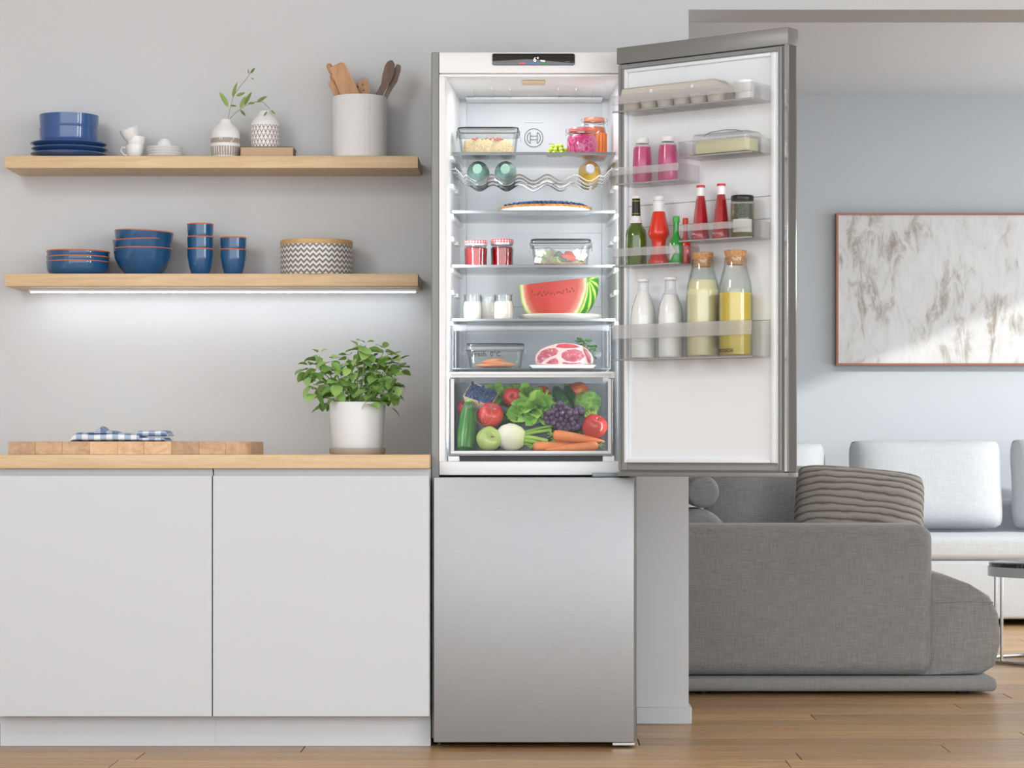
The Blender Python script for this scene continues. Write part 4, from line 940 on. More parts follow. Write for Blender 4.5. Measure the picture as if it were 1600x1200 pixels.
for px, Y, pt, lb in ((743.5, 7.40, 376.5, 'red jam jar with checked lid nearest the fridge side wall'), (784.5, 7.44, 374.5, 'red jam jar with checked lid next to the salad box')):
    r = px_m(18, Y); h = Q(pt, Y)-z3; t = thing('jam_jar', lb, 'jar', (P(px, Y), Y, z3+0.0003), (0, 0, 0), 'red jam jars')
    MB().lathe([(0, 0), (r*0.88, 0), (r*0.95, 0.004), (r*0.96, h*0.35), (r*1.0, h*0.68), (r*0.99, h*0.72), (r*0.9, h*0.75), (r*0.9, h*0.8)], 28).build('glass_body', M['glass'], t, sharp=0.3)
    MB().lathe([(0, 0.002), (r*0.85, 0.002), (r*0.92, 0.005), (r*0.93, h*0.35), (r*0.97, h*0.67), (r*0.87, h*0.73), (0, h*0.73)], 28).build('jam', M['jam'], t, sharp=0.3)
    MB().lathe([(0, h*0.8), (r*0.98, h*0.8), (r*0.99, h*0.83), (r*0.98, h*0.86), (0, h*0.86)], 40).build('lid_band', M['silvercap'], t)
    MB().lathe([(0, h*0.862), (r*0.99, h*0.862), (r*1.01, h*0.88), (r*1.0, h*0.97), (r*0.95, h), (0, h)], 40).build('lid', M['lidcheck'], t)
# --- greek salad
t, w_, d_, h_ = food_box('glass box of feta and cucumber salad with dark lid on the third shelf', 827, 926, 373.5, 7.43, z3, 0.13)
M['feta'] = mat('feta', 'F1EEE8', 0.6, bump=0.2, bscale=120); M['tomato'] = mat('tomato_piece', 'D5412F', 0.25, var=0.15); M['cucumber'] = mat('cucumber_flesh', '93A35E', 0.4, var=0.15); M['olive_dark'] = mat('dark_olive', '4F5644', 0.3); M['redonion'] = mat('red_onion', '9C4A72', 0.4)
rg = random.Random(21)
MB().prism(rrect(w_-0.01, d_-0.012, 0.018, 4), 0.0035, h_*0.22, SW).build('salad_bed', mat('salad_bed', '8E6B48', 0.6, var=0.5, vscale=60), t)
kinds = ['feta', 'olive', 'cuke', 'tomato', 'cuke', 'feta', 'tomato', 'onion']
for k in range(48):
    kd = kinds[k % 8]; front = k < 26
    x = (-0.43+0.86*((k*0.618) % 1))*w_; y = (-0.40 if front else rg.uniform(-.25, .35))*d_; z = h_*(0.24+0.48*rg.random())
    rt3 = (rg.uniform(-.5, .5), rg.uniform(-.6, .6), rg.uniform(-.6, .6))
    if kd == 'feta': MB().box(-.011, .011, -.009, .009, -.009, .009, .002, 1).build('feta_cube', M['feta'], t, (x, y, z), rt3)
    elif kd == 'olive': MB().ball((0, 0, 0), (.010, .008, .010), 12, 8).build('olive', M['olive_dark'], t, (x, y, z), rt3)
    elif kd == 'cuke': MB().lathe([(0, -.003), (.013, -.003), (.0134, 0), (.013, .003), (0, .003)], 18, Matrix.Rotation(PI/2, 4, 'X')).build('cucumber_slice', M['cucumber'], t, (x, y, z), rt3)
    elif kd == 'tomato': MB().ball((0, 0, 0), (.015, .008, .009), 12, 8).build('tomato_wedge', M['tomato'], t, (x, y, z), rt3)
    else: MB().torus((0, 0, 0), .014, .0013, 20, 5, Matrix.Rotation(PI/2, 4, 'X')).build('onion_ring', M['redonion'], t, (x, y, z+.004), rt3)
# --- yoghurt jars
z4 = SH['four']; M['yoghurt'] = mat('yoghurt', 'E0DCD2', 0.5)
for px, Y, pt, rp_, lb in ((738.5, 7.39, 461, 15, 'yoghurt jar nearest the fridge side wall'), (763, 7.50, 463, 13.5, 'yoghurt jar standing behind the other two'), (786.5, 7.39, 460.5, 15.5, 'yoghurt jar next to the watermelon plate')):
    r = px_m(rp_, Y); h = Q(pt, Y)-z4; t = thing('yoghurt_jar', lb, 'jar', (P(px, Y), Y, z4+0.0003), (0, 0, 0), 'yoghurt jars')
    MB().lathe([(0, 0), (r*0.9, 0), (r*0.98, 0.003), (r, h*0.3), (r*0.98, h*0.6), (r*0.9, h*0.74), (r*0.88, h*0.94), (r*0.93, h*0.97), (r*0.93, h), (r*0.86, h), (r*0.84, h*0.76)], 36).build('glass_body', M['glass'], t)
    MB().lathe([(0, 0.0025), (r*0.87, 0.0025), (r*0.955, 0.006), (r*0.97, h*0.3), (r*0.95, h*0.6), (r*0.86, h*0.72), (0, h*0.73)], 36).build('yoghurt', M['yoghurt'], t)
# --- watermelon on its plate
Yw = 7.455; pr_ = px_m(66, Yw)
tag(MB().lathe([(0, 0), (pr_*0.8, 0), (pr_*0.86, 0.002), (pr_*0.97, 0.011), (pr_, 0.016), (pr_*0.985, 0.0175), (pr_*0.95, 0.0135), (pr_*0.86, 0.0075), (0, 0.0065)], 48, sy=0.98).build('plate', mat('pale_plate', 'DEDDD5', 0.3, coat=0.3), None, (P(875.5, Yw), Yw, z4+0.0003)), 'pale oval plate under the watermelon wedge', 'plate')
def melon_rind():
    m, t, bs = newmat('watermelon_rind'); tc = t.add('ShaderNodeTexCoord'); sp = t.add('ShaderNodeSeparateXYZ'); t.link(tc.outputs['Object'], sp.inputs[0])
    an = t.math('ARCTAN2', sp.outputs[1], sp.outputs[2]); n = t.noise(t.coords(), 45, 3)
    v = t.math('FRACT', t.math('ADD', t.math('MULTIPLY', an, 14/(2*PI)), t.math('MULTIPLY', n, 0.35)))
    t.link(t.ramp(v, [(0.0, lin('A9C45A')), (0.3, lin('8FB447')), (0.42, lin('2C6A1E')), (0.9, lin('2F7322')), (1.0, lin('A9C45A'))]), bs.inputs['Base Color']); bs.inputs['Roughness'].default_value = 0.3; return m
def melon_flesh():
    m, t, bs = newmat('watermelon_flesh'); tc = t.add('ShaderNodeTexCoord'); n = t.noise(t.coords(), 30, 4)
    le = t.add('ShaderNodeVectorMath', operation='LENGTH'); t.link(tc.outputs['Object'], le.inputs[0])
    d = t.math('ADD', t.math('DIVIDE', le.outputs['Value'], 0.141), t.math('MULTIPLY', t.math('SUBTRACT', n, 0.5), 0.10))
    t.link(t.ramp(d, [(0.0, lin('BF4038')), (0.72, lin('C94E44')), (0.86, lin('DD9079')), (0.92, lin('E8E7BE')), (0.97, lin('C3D487')), (1.0, lin('7FA63F'))]), bs.inputs['Base Color']); bs.inputs['Roughness'].default_value = 0.35
    t.link(t.bump(t.noise(t.coords(), 160, 2), 0.3, 0.002), bs.inputs['Normal']); return m
RM = 0.141
hm = 0.108      # centre of the melon above the plate
def melon():
    # lower back quarter of a ball: cut face y=0 (towards the viewer), cut face z=0 (up), flattened foot at -hm
    bm = bmesh.new(); bmesh.ops.create_uvsphere(bm, u_segments=48, v_segments=24, radius=RM, matrix=Matrix.Rotation(PI/2, 4, 'Y'))
    for co, no in (((0, 0, 0), (0, -1, 0)), ((0, 0, 0.006), (0, -0.10, 1)), ((0, 0, -hm), (0, 0, -1))):
        bmesh.ops.bisect_plane(bm, geom=bm.verts[:]+bm.edges[:]+bm.faces[:], plane_co=co, plane_no=no, clear_outer=True)
        ed = [e for e in bm.edges if e.is_boundary]; bmesh.ops.holes_fill(bm, edges=ed, sides=0)
    bmesh.ops.recalc_face_normals(bm, faces=bm.faces)
    me = bpy.data.meshes.new('watermelon_wedge'); bm.to_mesh(me); bm.free(); me.materials.append(melon_rind()); me.materials.append(melon_flesh())
    for p in me.polygons:
        flatf = p.normal.y < -0.99 or p.normal.z > 0.98
        p.material_index = 1 if flatf else 0; p.use_smooth = not flatf
    return me
wm = thing('watermelon_wedge', 'cut watermelon wedge with red flesh and striped rind', 'watermelon', (P(864, Yw), Yw-0.02, z4+0.0072+hm), (0, R(-2.0), R(-42)))
put('wedge', melon(), wm)
sd = MB().ball((0, 0, 0), (.0016, .0009, .0034), 8, 6).mesh('seed', mat('melon_seed', '4A1A16', 0.4))
rg = random.Random(8)
for k in range(22):
    x = -0.085+0.17*k/21+rg.uniform(-.003, .003); put('seed', sd, wm, (x, -0.0004, -0.030+rg.uniform(-.006, .006)+0.006*(x/0.08)**2), (0, rg.uniform(-.5, .5), 0))
# --- chill drawer: salmon box, steak, parsley
zc = dz0+0.0032
t, w_, d_, h_ = food_box('smoky glass box with salmon fillets in the chill drawer', 726, 821, 536.5, 7.40, zc, 0.14)
M['salmon'] = mat('salmon', 'E8935F', 0.4, var=0.18, vscale=30, vstretch=(1, 1, 4), bump=0.2, bscale=60)
for k, (x, z, a, s_) in enumerate(((0, 0.010, 0, 1.0), (0.012, 0.017, 0.10, 0.8), (-0.008, 0.024, -0.12, 0.55))):
    MB().ball((0, 0, 0), (0.062*s_, 0.035, 0.0075), 20, 10).build('salmon_fillet', M['salmon'], t, (x, -0.02+0.012*k, z), (0, a, 0))
Ysk = 7.42
wp = px_m(104, Ysk)
tag(MB().prism([(-wp/2, 0.009), (-wp/2+0.012, 0.0), (wp/2-0.012, 0.0), (wp/2, 0.009), (wp/2-0.004, 0.011), (-wp/2+0.004, 0.011)], -0.07, 0.09).build('tray', M['white_ceramic'], None, (P(879, Ysk), Ysk, zc+0.0003)), 'flat white tray under the raw steak', 'tray')
sk = thing('steak', 'raw marbled pork steak leaning on the white tray', 'steak', (P(881, Ysk), Ysk-0.045, zc+0.0135), (R(-20), 0, 0))
def sp_(pl): return [((px-881)*Ysk/F, (565-py)*Ysk/F) for px, py in pl]
outl = sp_([(838, 564), (835.5, 556), (838, 547), (845, 539), (855, 534), (868, 530.5), (882, 529), (897, 530), (909, 533), (918, 539), (924, 547), (927, 556), (925, 564), (905, 565.5), (880, 566), (855, 565.5)])
def marbled():
    m, t, bs = newmat('marbled_meat'); n = t.noise(t.coords(), 90, 4, 0.6, 1.5)
    t.link(t.ramp(n, [(0.36, lin('9C3F50')), (0.56, lin('BE6673')), (0.68, lin('E0AEB0'))]), bs.inputs['Base Color']); bs.inputs['Roughness'].default_value = 0.3; return m
M['meat'] = marbled(); M['fat'] = mat('steak_fat', 'E9C9C4', 0.4, var=0.12, vscale=40); M['rindmeat'] = mat('deep_red_meat', 'C0424F', 0.35, var=0.2, vscale=60)
MB().prism(outl, 0, 0.022, None, 0.003).build('fat_rim', M['fat'], sk)
for pl, mm in (([(839, 562), (840, 552), (846, 543), (856, 538.5), (868, 538), (873, 543), (869, 549), (858, 553), (850, 558), (846, 563)], 'meat'), ([(878, 546), (886, 541), (898, 539.5), (909, 543), (913, 551), (908, 558), (896, 561), (884, 559), (877, 553)], 'meat'),
               ([(868, 536), (872, 531.5), (884, 530.5), (898, 532), (906, 536), (898, 537.5), (880, 538)], 'rindmeat'), ([(911, 537), (917, 541), (922, 549), (924, 558), (922, 563), (918, 562), (916, 552), (912, 544)], 'meat'),
               ([(852, 563.5), (860, 557), (868, 554), (872, 559), (872, 564), (862, 564.5)], 'meat'), ([(878, 564), (880, 561), (892, 563), (906, 561.5), (908, 564), (892, 565)], 'meat')):
    MB().prism(sp_(pl), -0.0016, -0.0001, None, 0.0005).build('muscle', M[mm], sk)
pa = thing('parsley', 'sprig of dark green parsley behind the steak', 'herb', (P(915, 7.49), 7.475, zc+0.0128))
plf = leaf_mesh('leaf', 1.0, 0.95, M['parsley'], 0.5, 0.3, 5, wave=0.04); rg = random.Random(6)
for k in range(5):
    tx = -0.022+0.014*k; MB().tube([(0, 0.0, 0.001), (tx*0.5, 0, 0.03), (tx, 0, 0.062)], 0.0012, 5).build('stem', M['stem'], pa)
for k in range(46):
    c = Vector((rg.uniform(-.03, .034), rg.uniform(-.016, .01), rg.uniform(0.035, 0.082))); c.z -= max(0, c.x-0.015)*1.6
    L = rg.uniform(.010, .017); put('leaf', plf, pa, c, aim((rg.uniform(-1, 1), rg.uniform(-1, .2), rg.uniform(-.4, 1)), rg.uniform(-1, 1)), (L, L, L))

# ================================================================== VEGETABLES IN THE CRISPER
ZF = cz0+0.0066
def apple_mat(name, c1, c2):
    m, t, bs = newmat(name); n = t.noise(t.coords((1, 1, 0.5)), 22, 4, 0.6); t.link(t.ramp(n, [(0.35, lin(c1)), (0.75, lin(c2))]), bs.inputs['Base Color']); bs.inputs['Roughness'].default_value = 0.22; bs.inputs['Coat Weight'].default_value = 0.3; return m
M['redapple'] = apple_mat('red_apple_skin', 'B71F22', 'D24A36'); M['greenapple'] = apple_mat('green_apple_skin', 'A6BE62', 'C3D489')
AP = [(0, -.78), (.12, -.86), (.3, -.92), (.55, -.86), (.82, -.55), (.98, -.1), (1, .2), (.93, .55), (.72, .84), (.45, .93), (.22, .86), (.08, .72), (0, .66)]
def apple(label, px, py, rpx, Y, m, rot, name='apple'):
    r = px_m(rpx, Y); t = thing(name, label, 'apple', (P(px, Y), Y, Q(py, Y)), rot, 'apples in the crisper')
    MB().lathe([(a*r, c*r) for a, c in AP], 32, wob=lambda a, z: 1+0.02*math.cos(5*a)).build('flesh', m, t)
    MB().tube([(0, 0, r*0.68), (r*0.05, 0, r*0.9), (r*0.14, 0, r*1.08)], r*0.035, 6).build('stalk', M['pages'], t)
    return t
apple('large red apple below the blueberry punnet', 766, 650, 20, 7.34, M['redapple'], (R(48), R(18), 0))
apple('red apple above the lettuce showing its dark stalk hollow', 800, 621, 15.5, 7.41, M['redapple'], (R(80), R(30), 0))
apple('red apple half hidden behind the zucchini', 729, 640, 14, 7.40, M['redapple'], (R(30), R(-20), 0))
apple('red and yellow apple in front of the broccoli, beside the carrots', 928.5, 668, 19.5, 7.30, M['redapple'], (R(25), R(20), 0))
apple('orange-red apple at the back behind the cucumbers', 903, 614, 16.5, 7.50, apple_mat('blush_apple_skin', 'CC2F24', 'E0843A'), (R(20), R(-10), 0))
apple('pale green apple between the zucchini and the fennel', 763, 686.5, 19.5, 7.295, M['greenapple'], (R(62), R(52), 0))
def zuke_mat(name, c1, c2, c3):
    m, t, bs = newmat(name); tc = t.add('ShaderNodeTexCoord'); sp = t.add('ShaderNodeSeparateXYZ'); t.link(tc.outputs['Object'], sp.inputs[0])
    an = t.math('ARCTAN2', sp.outputs[1], sp.outputs[0]); n = t.noise(t.coords((1, 1, 0.15)), 90, 4); n2 = t.noise(t.coords(), 320, 2)
    s = t.math('ADD', t.math('MULTIPLY', t.math('PINGPONG', t.math('MULTIPLY', an, 16/(2*PI)), 0.5), 0.5), t.math('ADD', t.math('MULTIPLY', n, 0.55), t.math('MULTIPLY', n2, 0.25)))
    t.link(t.ramp(s, [(0.35, lin(c1)), (0.6, lin(c2)), (0.8, lin(c3))]), bs.inputs['Base Color']); bs.inputs['Roughness'].default_value = 0.3; return m
M['zuke'] = zuke_mat('zucchini_skin', '1F4F17', '356E28', '7FA257'); M['cuke'] = zuke_mat('cucumber_skin', '173F1E', '2F5F34', '5F8A5A')
def bar_veg(name, label, cat, A, B, r, m, tipm=None, group=None):
    A, B = Vector(A), Vector(B); L = (B-A).length
    q = (B-A).to_track_quat('Z', 'X').to_euler(); t = thing(name, label, cat, A, q, group)
    MB().lathe([(0, 0.0), (r*0.55, 0.002), (r*0.88, L*0.06), (r, L*0.2), (r*1.0, L*0.45), (r*0.9, L*0.72), (r*0.72, L*0.88), (r*0.45, L*0.945), (0, L*0.95)], 24, wob=lambda a, z: 1+0.03*math.cos(8*a)).build('flesh', m, t)
    MB().lathe([(0, L*0.9), (r*0.50, L*0.935), (r*0.42, L*0.965), (r*0.34, L*0.998), (0, L)], 8).build('stalk_end', tipm or M['stem'], t)
    return t
Yz = 7.30
bar_veg('zucchini', 'thick green zucchini standing at the front of the crisper', 'zucchini', (P(727, Yz), Yz-0.002, ZF+0.003), (P(733.5, 7.335), 7.345, Q(625, 7.345)), 0.0285, M['zuke'])
bar_veg('cucumber', 'dark cucumber leaning behind the grapes, on the lettuce side', 'cucumber', (P(892, 7.39), 7.39, Q(650, 7.39)), (P(866, 7.45), 7.46, Q(604, 7.46)), 0.020, M['cuke'], None, 'cucumbers')
bar_veg('cucumber', 'dark cucumber leaning behind the grapes, on the broccoli side', 'cucumber', (P(906, 7.42), 7.42, Q(652, 7.42)), (P(884, 7.48), 7.49, Q(601, 7.49)), 0.017, M['cuke'], None, 'cucumbers')
M['carrot'] = mat('carrot_skin', 'E98A4E', 0.45, var=0.12, vscale=60, vstretch=(1, 1, 6), bump=0.25, bscale=120)
def carrot(label, A, B, r):
    A, B = Vector(A), Vector(B); L = (B-A).length
    t = thing('carrot', label, 'carrot', A, (B-A).to_track_quat('Z', 'X').to_euler(), 'carrots in the crisper')
    MB().lathe([(0, 0), (r*0.45, 0.0005), (r*0.82, L*0.03), (r, L*0.09), (r*0.97, L*0.2), (r*0.8, L*0.5), (r*0.52, L*0.78), (r*0.2, L*0.95), (0, L)], 20, wob=lambda a, z: 1+0.025*math.sin(3*a+z*300)).build('root', M['carrot'], t)
    for k in range(4):
        a = k*1.6; MB().tube([(0, 0, 0.001), (r*0.3*math.cos(a), r*0.3*math.sin(a), -0.008), (r*0.7*math.cos(a), r*0.7*math.sin(a), -0.016)], [0.003, 0.0022, 0.001], 6).build('top', M['stem'], t)
    return t
Yc = 7.285
carrot('carrot lying across the top of the carrot pile', (P(864, Yc), Yc, Q(679, Yc)), (P(946, Yc), Yc-0.006, Q(690, Yc)), 0.0165)
carrot('carrot with its stub pointing at the fennel, front of the pile', (P(833, 7.272), 7.272, Q(698, 7.272)), (P(900, 7.285), 7.30, Q(695, 7.3)), 0.0145)
carrot('carrot with green top towards the drawer side, bottom of the pile', (P(935, 7.275), 7.275, Q(696.5, 7.275)), (P(850, 7.268), 7.268, Q(703, 7.268)), 0.0145)
carrot('carrot wedged in the middle of the pile', (P(868, 7.31), 7.312, Q(690, 7.31)), (P(940, 7.31), 7.318, Q(696, 7.31)), 0.0155)
# fennel
fe = thing('fennel', 'white fennel bulb with cut green stalks at the front of the crisper', 'fennel', (P(797, 7.305), 7.305, Q(683, 7.305)), (0, 0, 0))
def fennel_mat():
    m, t, bs = newmat('fennel_skin'); tc = t.add('ShaderNodeTexCoord'); sp = t.add('ShaderNodeSeparateXYZ'); t.link(tc.outputs['Object'], sp.inputs[0])
    n = t.noise(t.coords((1, 1, 0.25)), 60, 3); s = t.math('ADD', t.math('MULTIPLY', sp.outputs[2], 9.0), t.math('MULTIPLY', n, 0.5))
    t.link(t.ramp(s, [(0.1, lin('EEEBDD')), (0.55, lin('DDE2B0')), (0.9, lin('A9C76A'))]), bs.inputs['Base Color']); bs.inputs['Roughness'].default_value = 0.4; return m
axq = Vector((0.93, -0.10, -0.12)).to_track_quat('Z', 'X').to_euler()
MB().lathe([(0, -0.042), (0.015, -0.042), (0.030, -0.030), (0.040, -0.008), (0.0405, 0.008), (0.034, 0.03), (0.024, 0.043), (0, 0.047)], 28, None, 1.0, 0.82, wob=lambda a, z: 1+0.035*math.cos(4*a+0.5)).build('bulb', fennel_mat(), fe, (0, 0, 0), axq)
for k, (ex, ez, ey, rr) in enumerate(((862, 672, 0.01, .0055), (856, 689, -.012, .006), (855, 697, -.016, .007), (868, 664, 0.02, .0045), (850, 702, -.004, .0055))):
    e_ = Vector((P(ex, 7.3)-P(797, 7.305), ey, (683-ez)*7.3/F)); s_ = Vector((0.034, ey*0.5, (0.006, 0.002, -0.008, 0.012, -0.016)[k]))
    MB().tube([s_, s_.lerp(e_, .5)+Vector((0, 0, .002)), e_], [rr*1.15, rr, rr*0.95], 10).build('stalk', mat('fennel_stalk', ('8DB447', '9CC25A', '7FAF3E', '7CA544', 'A3BF58')[k], 0.4), fe)
# lettuce heads
def lettuce(label, px, py, Y, rad, n, seed, m='lettuce'):
    t = thing('lettuce', label, 'lettuce', (P(px, Y), Y, Q(py, Y)), (0, 0, 0), 'leaf vegetables in the crisper')
    me = [leaf_mesh('leaf', 1.0, 0.9, M[m], 0.25, c_, 9, wave=0.045) for c_ in (0.5, 0.15, -0.25)]; rg = random.Random(seed)
    MB().ball((0, 0, 0), (rad*0.5, rad*0.45, rad*0.5), 16, 10).jitter(rad*0.05, seed).build('heart', mat('lettuce_heart', '8FC24E', 0.5, var=0.2), t)
    for k in range(n):
        a = k*2.399; el = rg.uniform(-0.5, 0.9); d = Vector((math.cos(a), -abs(math.sin(a))*0.8, el)).normalized()
        L = rad*rg.uniform(0.75, 1.15); put('leaf', me[k % 3], t, d*rad*rg.uniform(0.1, 0.35), aim(d+Vector((0, -.3, .1)), rg.uniform(-1.2, 1.2)), (L, L, L))
    return t
lettuce('bright green lettuce head in the middle of the crisper', 834, 642, 7.37, 0.062, 60, 1)
lettuce('loose green lettuce behind the red apple', 818, 622, 7.47, 0.045, 36, 2)
lettuce('frilly lettuce at the back beside the blueberry punnet', 776, 622, 7.47, 0.047, 40, 5)
lettuce('dark leafy greens low behind the green apple', 782, 664, 7.42, 0.05, 34, 8, 'parsley')
lettuce('dark leafy greens tucked behind the carrots', 885, 672, 7.42, 0.05, 34, 9, 'parsley')
tag(MB().ball((0, 0, 0), (0.026, 0.026, 0.03), 24, 14, wob=lambda a, z: 1+0.08*math.cos(4*a)).build('bell_pepper', mat('orange_pepper_skin', 'E0531F', 0.2, coat=0.4, var=0.1), None, (P(847, 7.5), 7.515, Q(617, 7.5))), 'orange bell pepper glimpsed behind the lettuce', 'bell pepper')
# broccoli
br = thing('broccoli', 'broccoli head with pale branching stalk beside the drawer wall', 'broccoli', (P(918.5, 7.40), 7.385, Q(634, 7.39)))
M['broc'] = leafmat('broccoli_floret', '47732C', '8FB85C', 0.3, 0.8)
rg = random.Random(13); fm_ = MB().ball((0, 0, 0), 0.85, 12, 8)
for k in range(46):
    zz_ = 1-2*(k+.5)/46; qq_ = math.sqrt(1-zz_*zz_); fm_.ball((0.86*qq_*math.cos(k*2.4), 0.86*qq_*math.sin(k*2.4), 0.86*zz_), rg.uniform(.17, .25), 6, 4)
fm_ = fm_.mesh('floret', M['broc'])
for k in range(54):
    a = k*2.399; rr = math.sqrt((k+.5)/54); p = Vector((rr*math.cos(a)*0.036, -0.012*(1-rr*rr)+rr*math.sin(a)*0.02, 0.012+rr*math.sin(a)*0.024+0.006*(1-rr)))
    s_ = rg.uniform(.0085, .0120); put('floret', fm_, br, p, (rg.uniform(0, 3), rg.uniform(0, 3), 0), (s_, s_, s_*0.9))
for ex, ez in ((-0.03, -0.005), (0.0, -0.01), (0.024, -0.004), (-.012, -.012), (0.012, -.008)):
    MB().tube([(0.010, -0.018, -0.052), (0.010+ex*0.5, -0.022, -0.036), (ex, -0.018, ez)], [0.006, 0.0048, 0.004], 8).build('stalk', mat('broccoli_stalk', '9FBF4F', 0.5), br)
# purple grapes
Yp = 7.31; pts = []; rg = random.Random(17)
outp = [(874, 630), (868, 640), (876, 638), (884, 637), (892, 642), (905, 637), (907, 643), (899, 645), (857, 645), (863, 643), (870, 648), (878, 646), (886, 650), (853, 653), (861, 652), (868, 656), (876, 655), (884, 657), (893, 655), (898, 651), (856, 660), (864, 661), (872, 664), (880, 662), (888, 664), (896, 661), (876, 669), (884, 671), (890, 668), (897, 669), (903, 667), (909, 669), (908, 663), (852, 648), (890, 646), (901, 640), (880, 643), (866, 636)]
for px, py in outp:
    pts.append(Vector((P(px, Yp)-P(880, Yp), rg.uniform(-.012, .004), (668-py)*Yp/F)))
for k in range(26):
    px, py = outp[k]; pts.append(Vector((P(px+3, Yp)-P(880, Yp), rg.uniform(.012, .026), (668-py-2)*Yp/F)))
grape_bunch('purple_grapes', 'large bunch of dusky purple grapes over the carrots', pts, 0.0092, M['pgrape'], [(0, 0.01, .06), (.006, 0.012, .074), (.014, .014, .08)], (P(880, Yp), Yp+0.012, Q(668, Yp)))
# blueberry punnet
pu = thing('blueberry_punnet', 'small wooden punnet of blueberries tilted on the vegetables', 'punnet', (P(751, 7.36), 7.365, Q(620, 7.36)), (R(40), R(20), R(-8)))
pw, pd, ph = 0.092, 0.074, 0.024; ch = MB()
for (xa, ya, xb_, yb_) in ((-1, -1, 1, -1), (1, -1, 1, 1), (1, 1, -1, 1), (-1, 1, -1, -1)):
    v = [ch.bm.verts.new((xa*pw/2*k, ya*pd/2*k, z)) for k, z in ((0.84, -ph/2), (1, ph/2))]; u = [ch.bm.verts.new((xb_*pw/2*k, yb_*pd/2*k, z)) for k, z in ((0.84, -ph/2), (1, ph/2))]
    v2 = [ch.bm.verts.new((xa*(pw/2*k-.002), ya*(pd/2*k-.002), z)) for k, z in ((0.84, -ph/2), (1, ph/2))]; u2 = [ch.bm.verts.new((xb_*(pw/2*k-.002), yb_*(pd/2*k-.002), z)) for k, z in ((0.84, -ph/2), (1, ph/2))]
    for f in ((v[0], u[0], u[1], v[1]), (u2[0], v2[0], v2[1], u2[1]), (v[1], u[1], u2[1], v2[1]), (u[0], v[0], v2[0], u2[0])): ch.bm.faces.new(f)
ch.box(-pw*0.42, pw*0.42, -pd*0.42, pd*0.42, -ph/2-0.001, -ph/2+0.001)
ch.build('basket', mat('thin_wood_chip', 'D5BC9C', 0.7, var=0.1), pu)
mb = MB(); rg = random.Random(3)
for k in range(230):
    mb.ball((rg.uniform(-.45, .45)*pw, rg.uniform(-.45, .45)*pd, ph*0.30+rg.uniform(0, .009)), rg.uniform(.0042, .0052), 8, 6)
mb.box(-pw*.40, pw*.40, -pd*.40, pd*.40, -ph*0.4, ph*0.2)
o = mb.build('blueberries', M['blueberry'], pu); o['kind'] = 'stuff'

# ================================================================== THINGS IN THE DOOR
def dthing(name, label, cat, px, bin_, yl=-0.072, group=None, dz=0.0004):
    s_ = DS(px, yl); p = DW(s_, yl, bin_[2]+dz)
    t = thing(name, label, cat, p, (0, 0, DA), group); t_s = s_
    return t, s_
def dh(py, s_, base, yl=-0.072): return DZ(py, s_, yl)-base
def dr_(rpx, s_, yl=-0.072): return px_m(rpx, DW(s_, yl).y)
# eggs in a carton
M['carton'] = mat('grey_pulp_carton', 'CFC9C0', 0.9, bump=0.4, bscale=150, bdist=0.002)
ce0, ce1 = DS(971, -0.11), DS(1127, -0.11); cw = ce1-ce0; t = thing('egg_carton', 'grey pulp egg carton in the top door bin', 'egg carton', DW((ce0+ce1)/2, -0.072, B_egg[2]+0.0004), (0, 0, DA))
mb = MB()
for i in range(6):
    for j in range(2):
        x = -cw/2+cw*(i+.5)/6; y = -0.021+0.042*j; mb.lathe([(0, 0), (cw/6*0.30, 0), (cw/6*0.36, 0.002), (cw/6*0.5, 0.028), (0, 0.028)], 14, Matrix.Translation((x, y, 0)))
mb.box(-cw/2, cw/2, -0.044, 0.044, 0.027, 0.031, 0.001, 1)
mb.build('cups', M['carton'], t)
hl = 0.0312; lid = MB(); prof_ = [(-0.044, hl), (-0.036, 0.062), (-0.028, 0.067), (0.028, 0.067), (0.036, 0.062), (0.044, hl)]
A = [lid.bm.verts.new((-cw/2, y_, z_)) for y_, z_ in prof_]; mid = [(-cw/2+0.014, 0.85), (cw/2-0.03, 0.85)]
rings = [A]
for xx, k in mid: rings.append([lid.bm.verts.new((xx, y_, z_)) for y_, z_ in prof_])
rings.append([lid.bm.verts.new((cw/2, y_*(1 if z_ == hl else 0.9), z_ if z_ == hl else z_-0.018)) for y_, z_ in prof_])
for A_, B_ in zip(rings[:-1], rings[1:]):
    for i in range(6): lid.bm.faces.new((A_[i], A_[(i+1) % 6], B_[(i+1) % 6], B_[i]))
lid.bm.faces.new(rings[0][::-1]); lid.bm.faces.new(rings[-1])
lid = lid.build('lid', M['carton'], t)
for fx in (-0.19, 0.22): MB().box(cw*fx-0.005, cw*fx+0.005, -0.0435, -0.0405, 0.043, 0.055, 0.001, 1).build('tab', M['white_ceramic'], lid)
t, s_ = dthing('herb_pot', 'small white pot with green herb tip beside the egg carton', 'herb pot', 1163.5, B_egg)
r = dr_(17, s_); h = dh(127, s_, B_egg[2])
MB().lathe([(0, 0), (r*0.8, 0), (r*0.84, 0.002), (r, h), (r*0.92, h), (r*0.8, h*0.8), (0, h*0.8)], 28).build('pot', M['white_ceramic'], t)
hl_ = leaf_mesh('leaf', 1, 0.6, M['parsley'], .4, .4)
for k in range(7): put('leaf', hl_, t, (0, 0, h*0.8), aim((math.cos(k*.9), math.sin(k*.9), 1.1)), (.017, .017, .017))
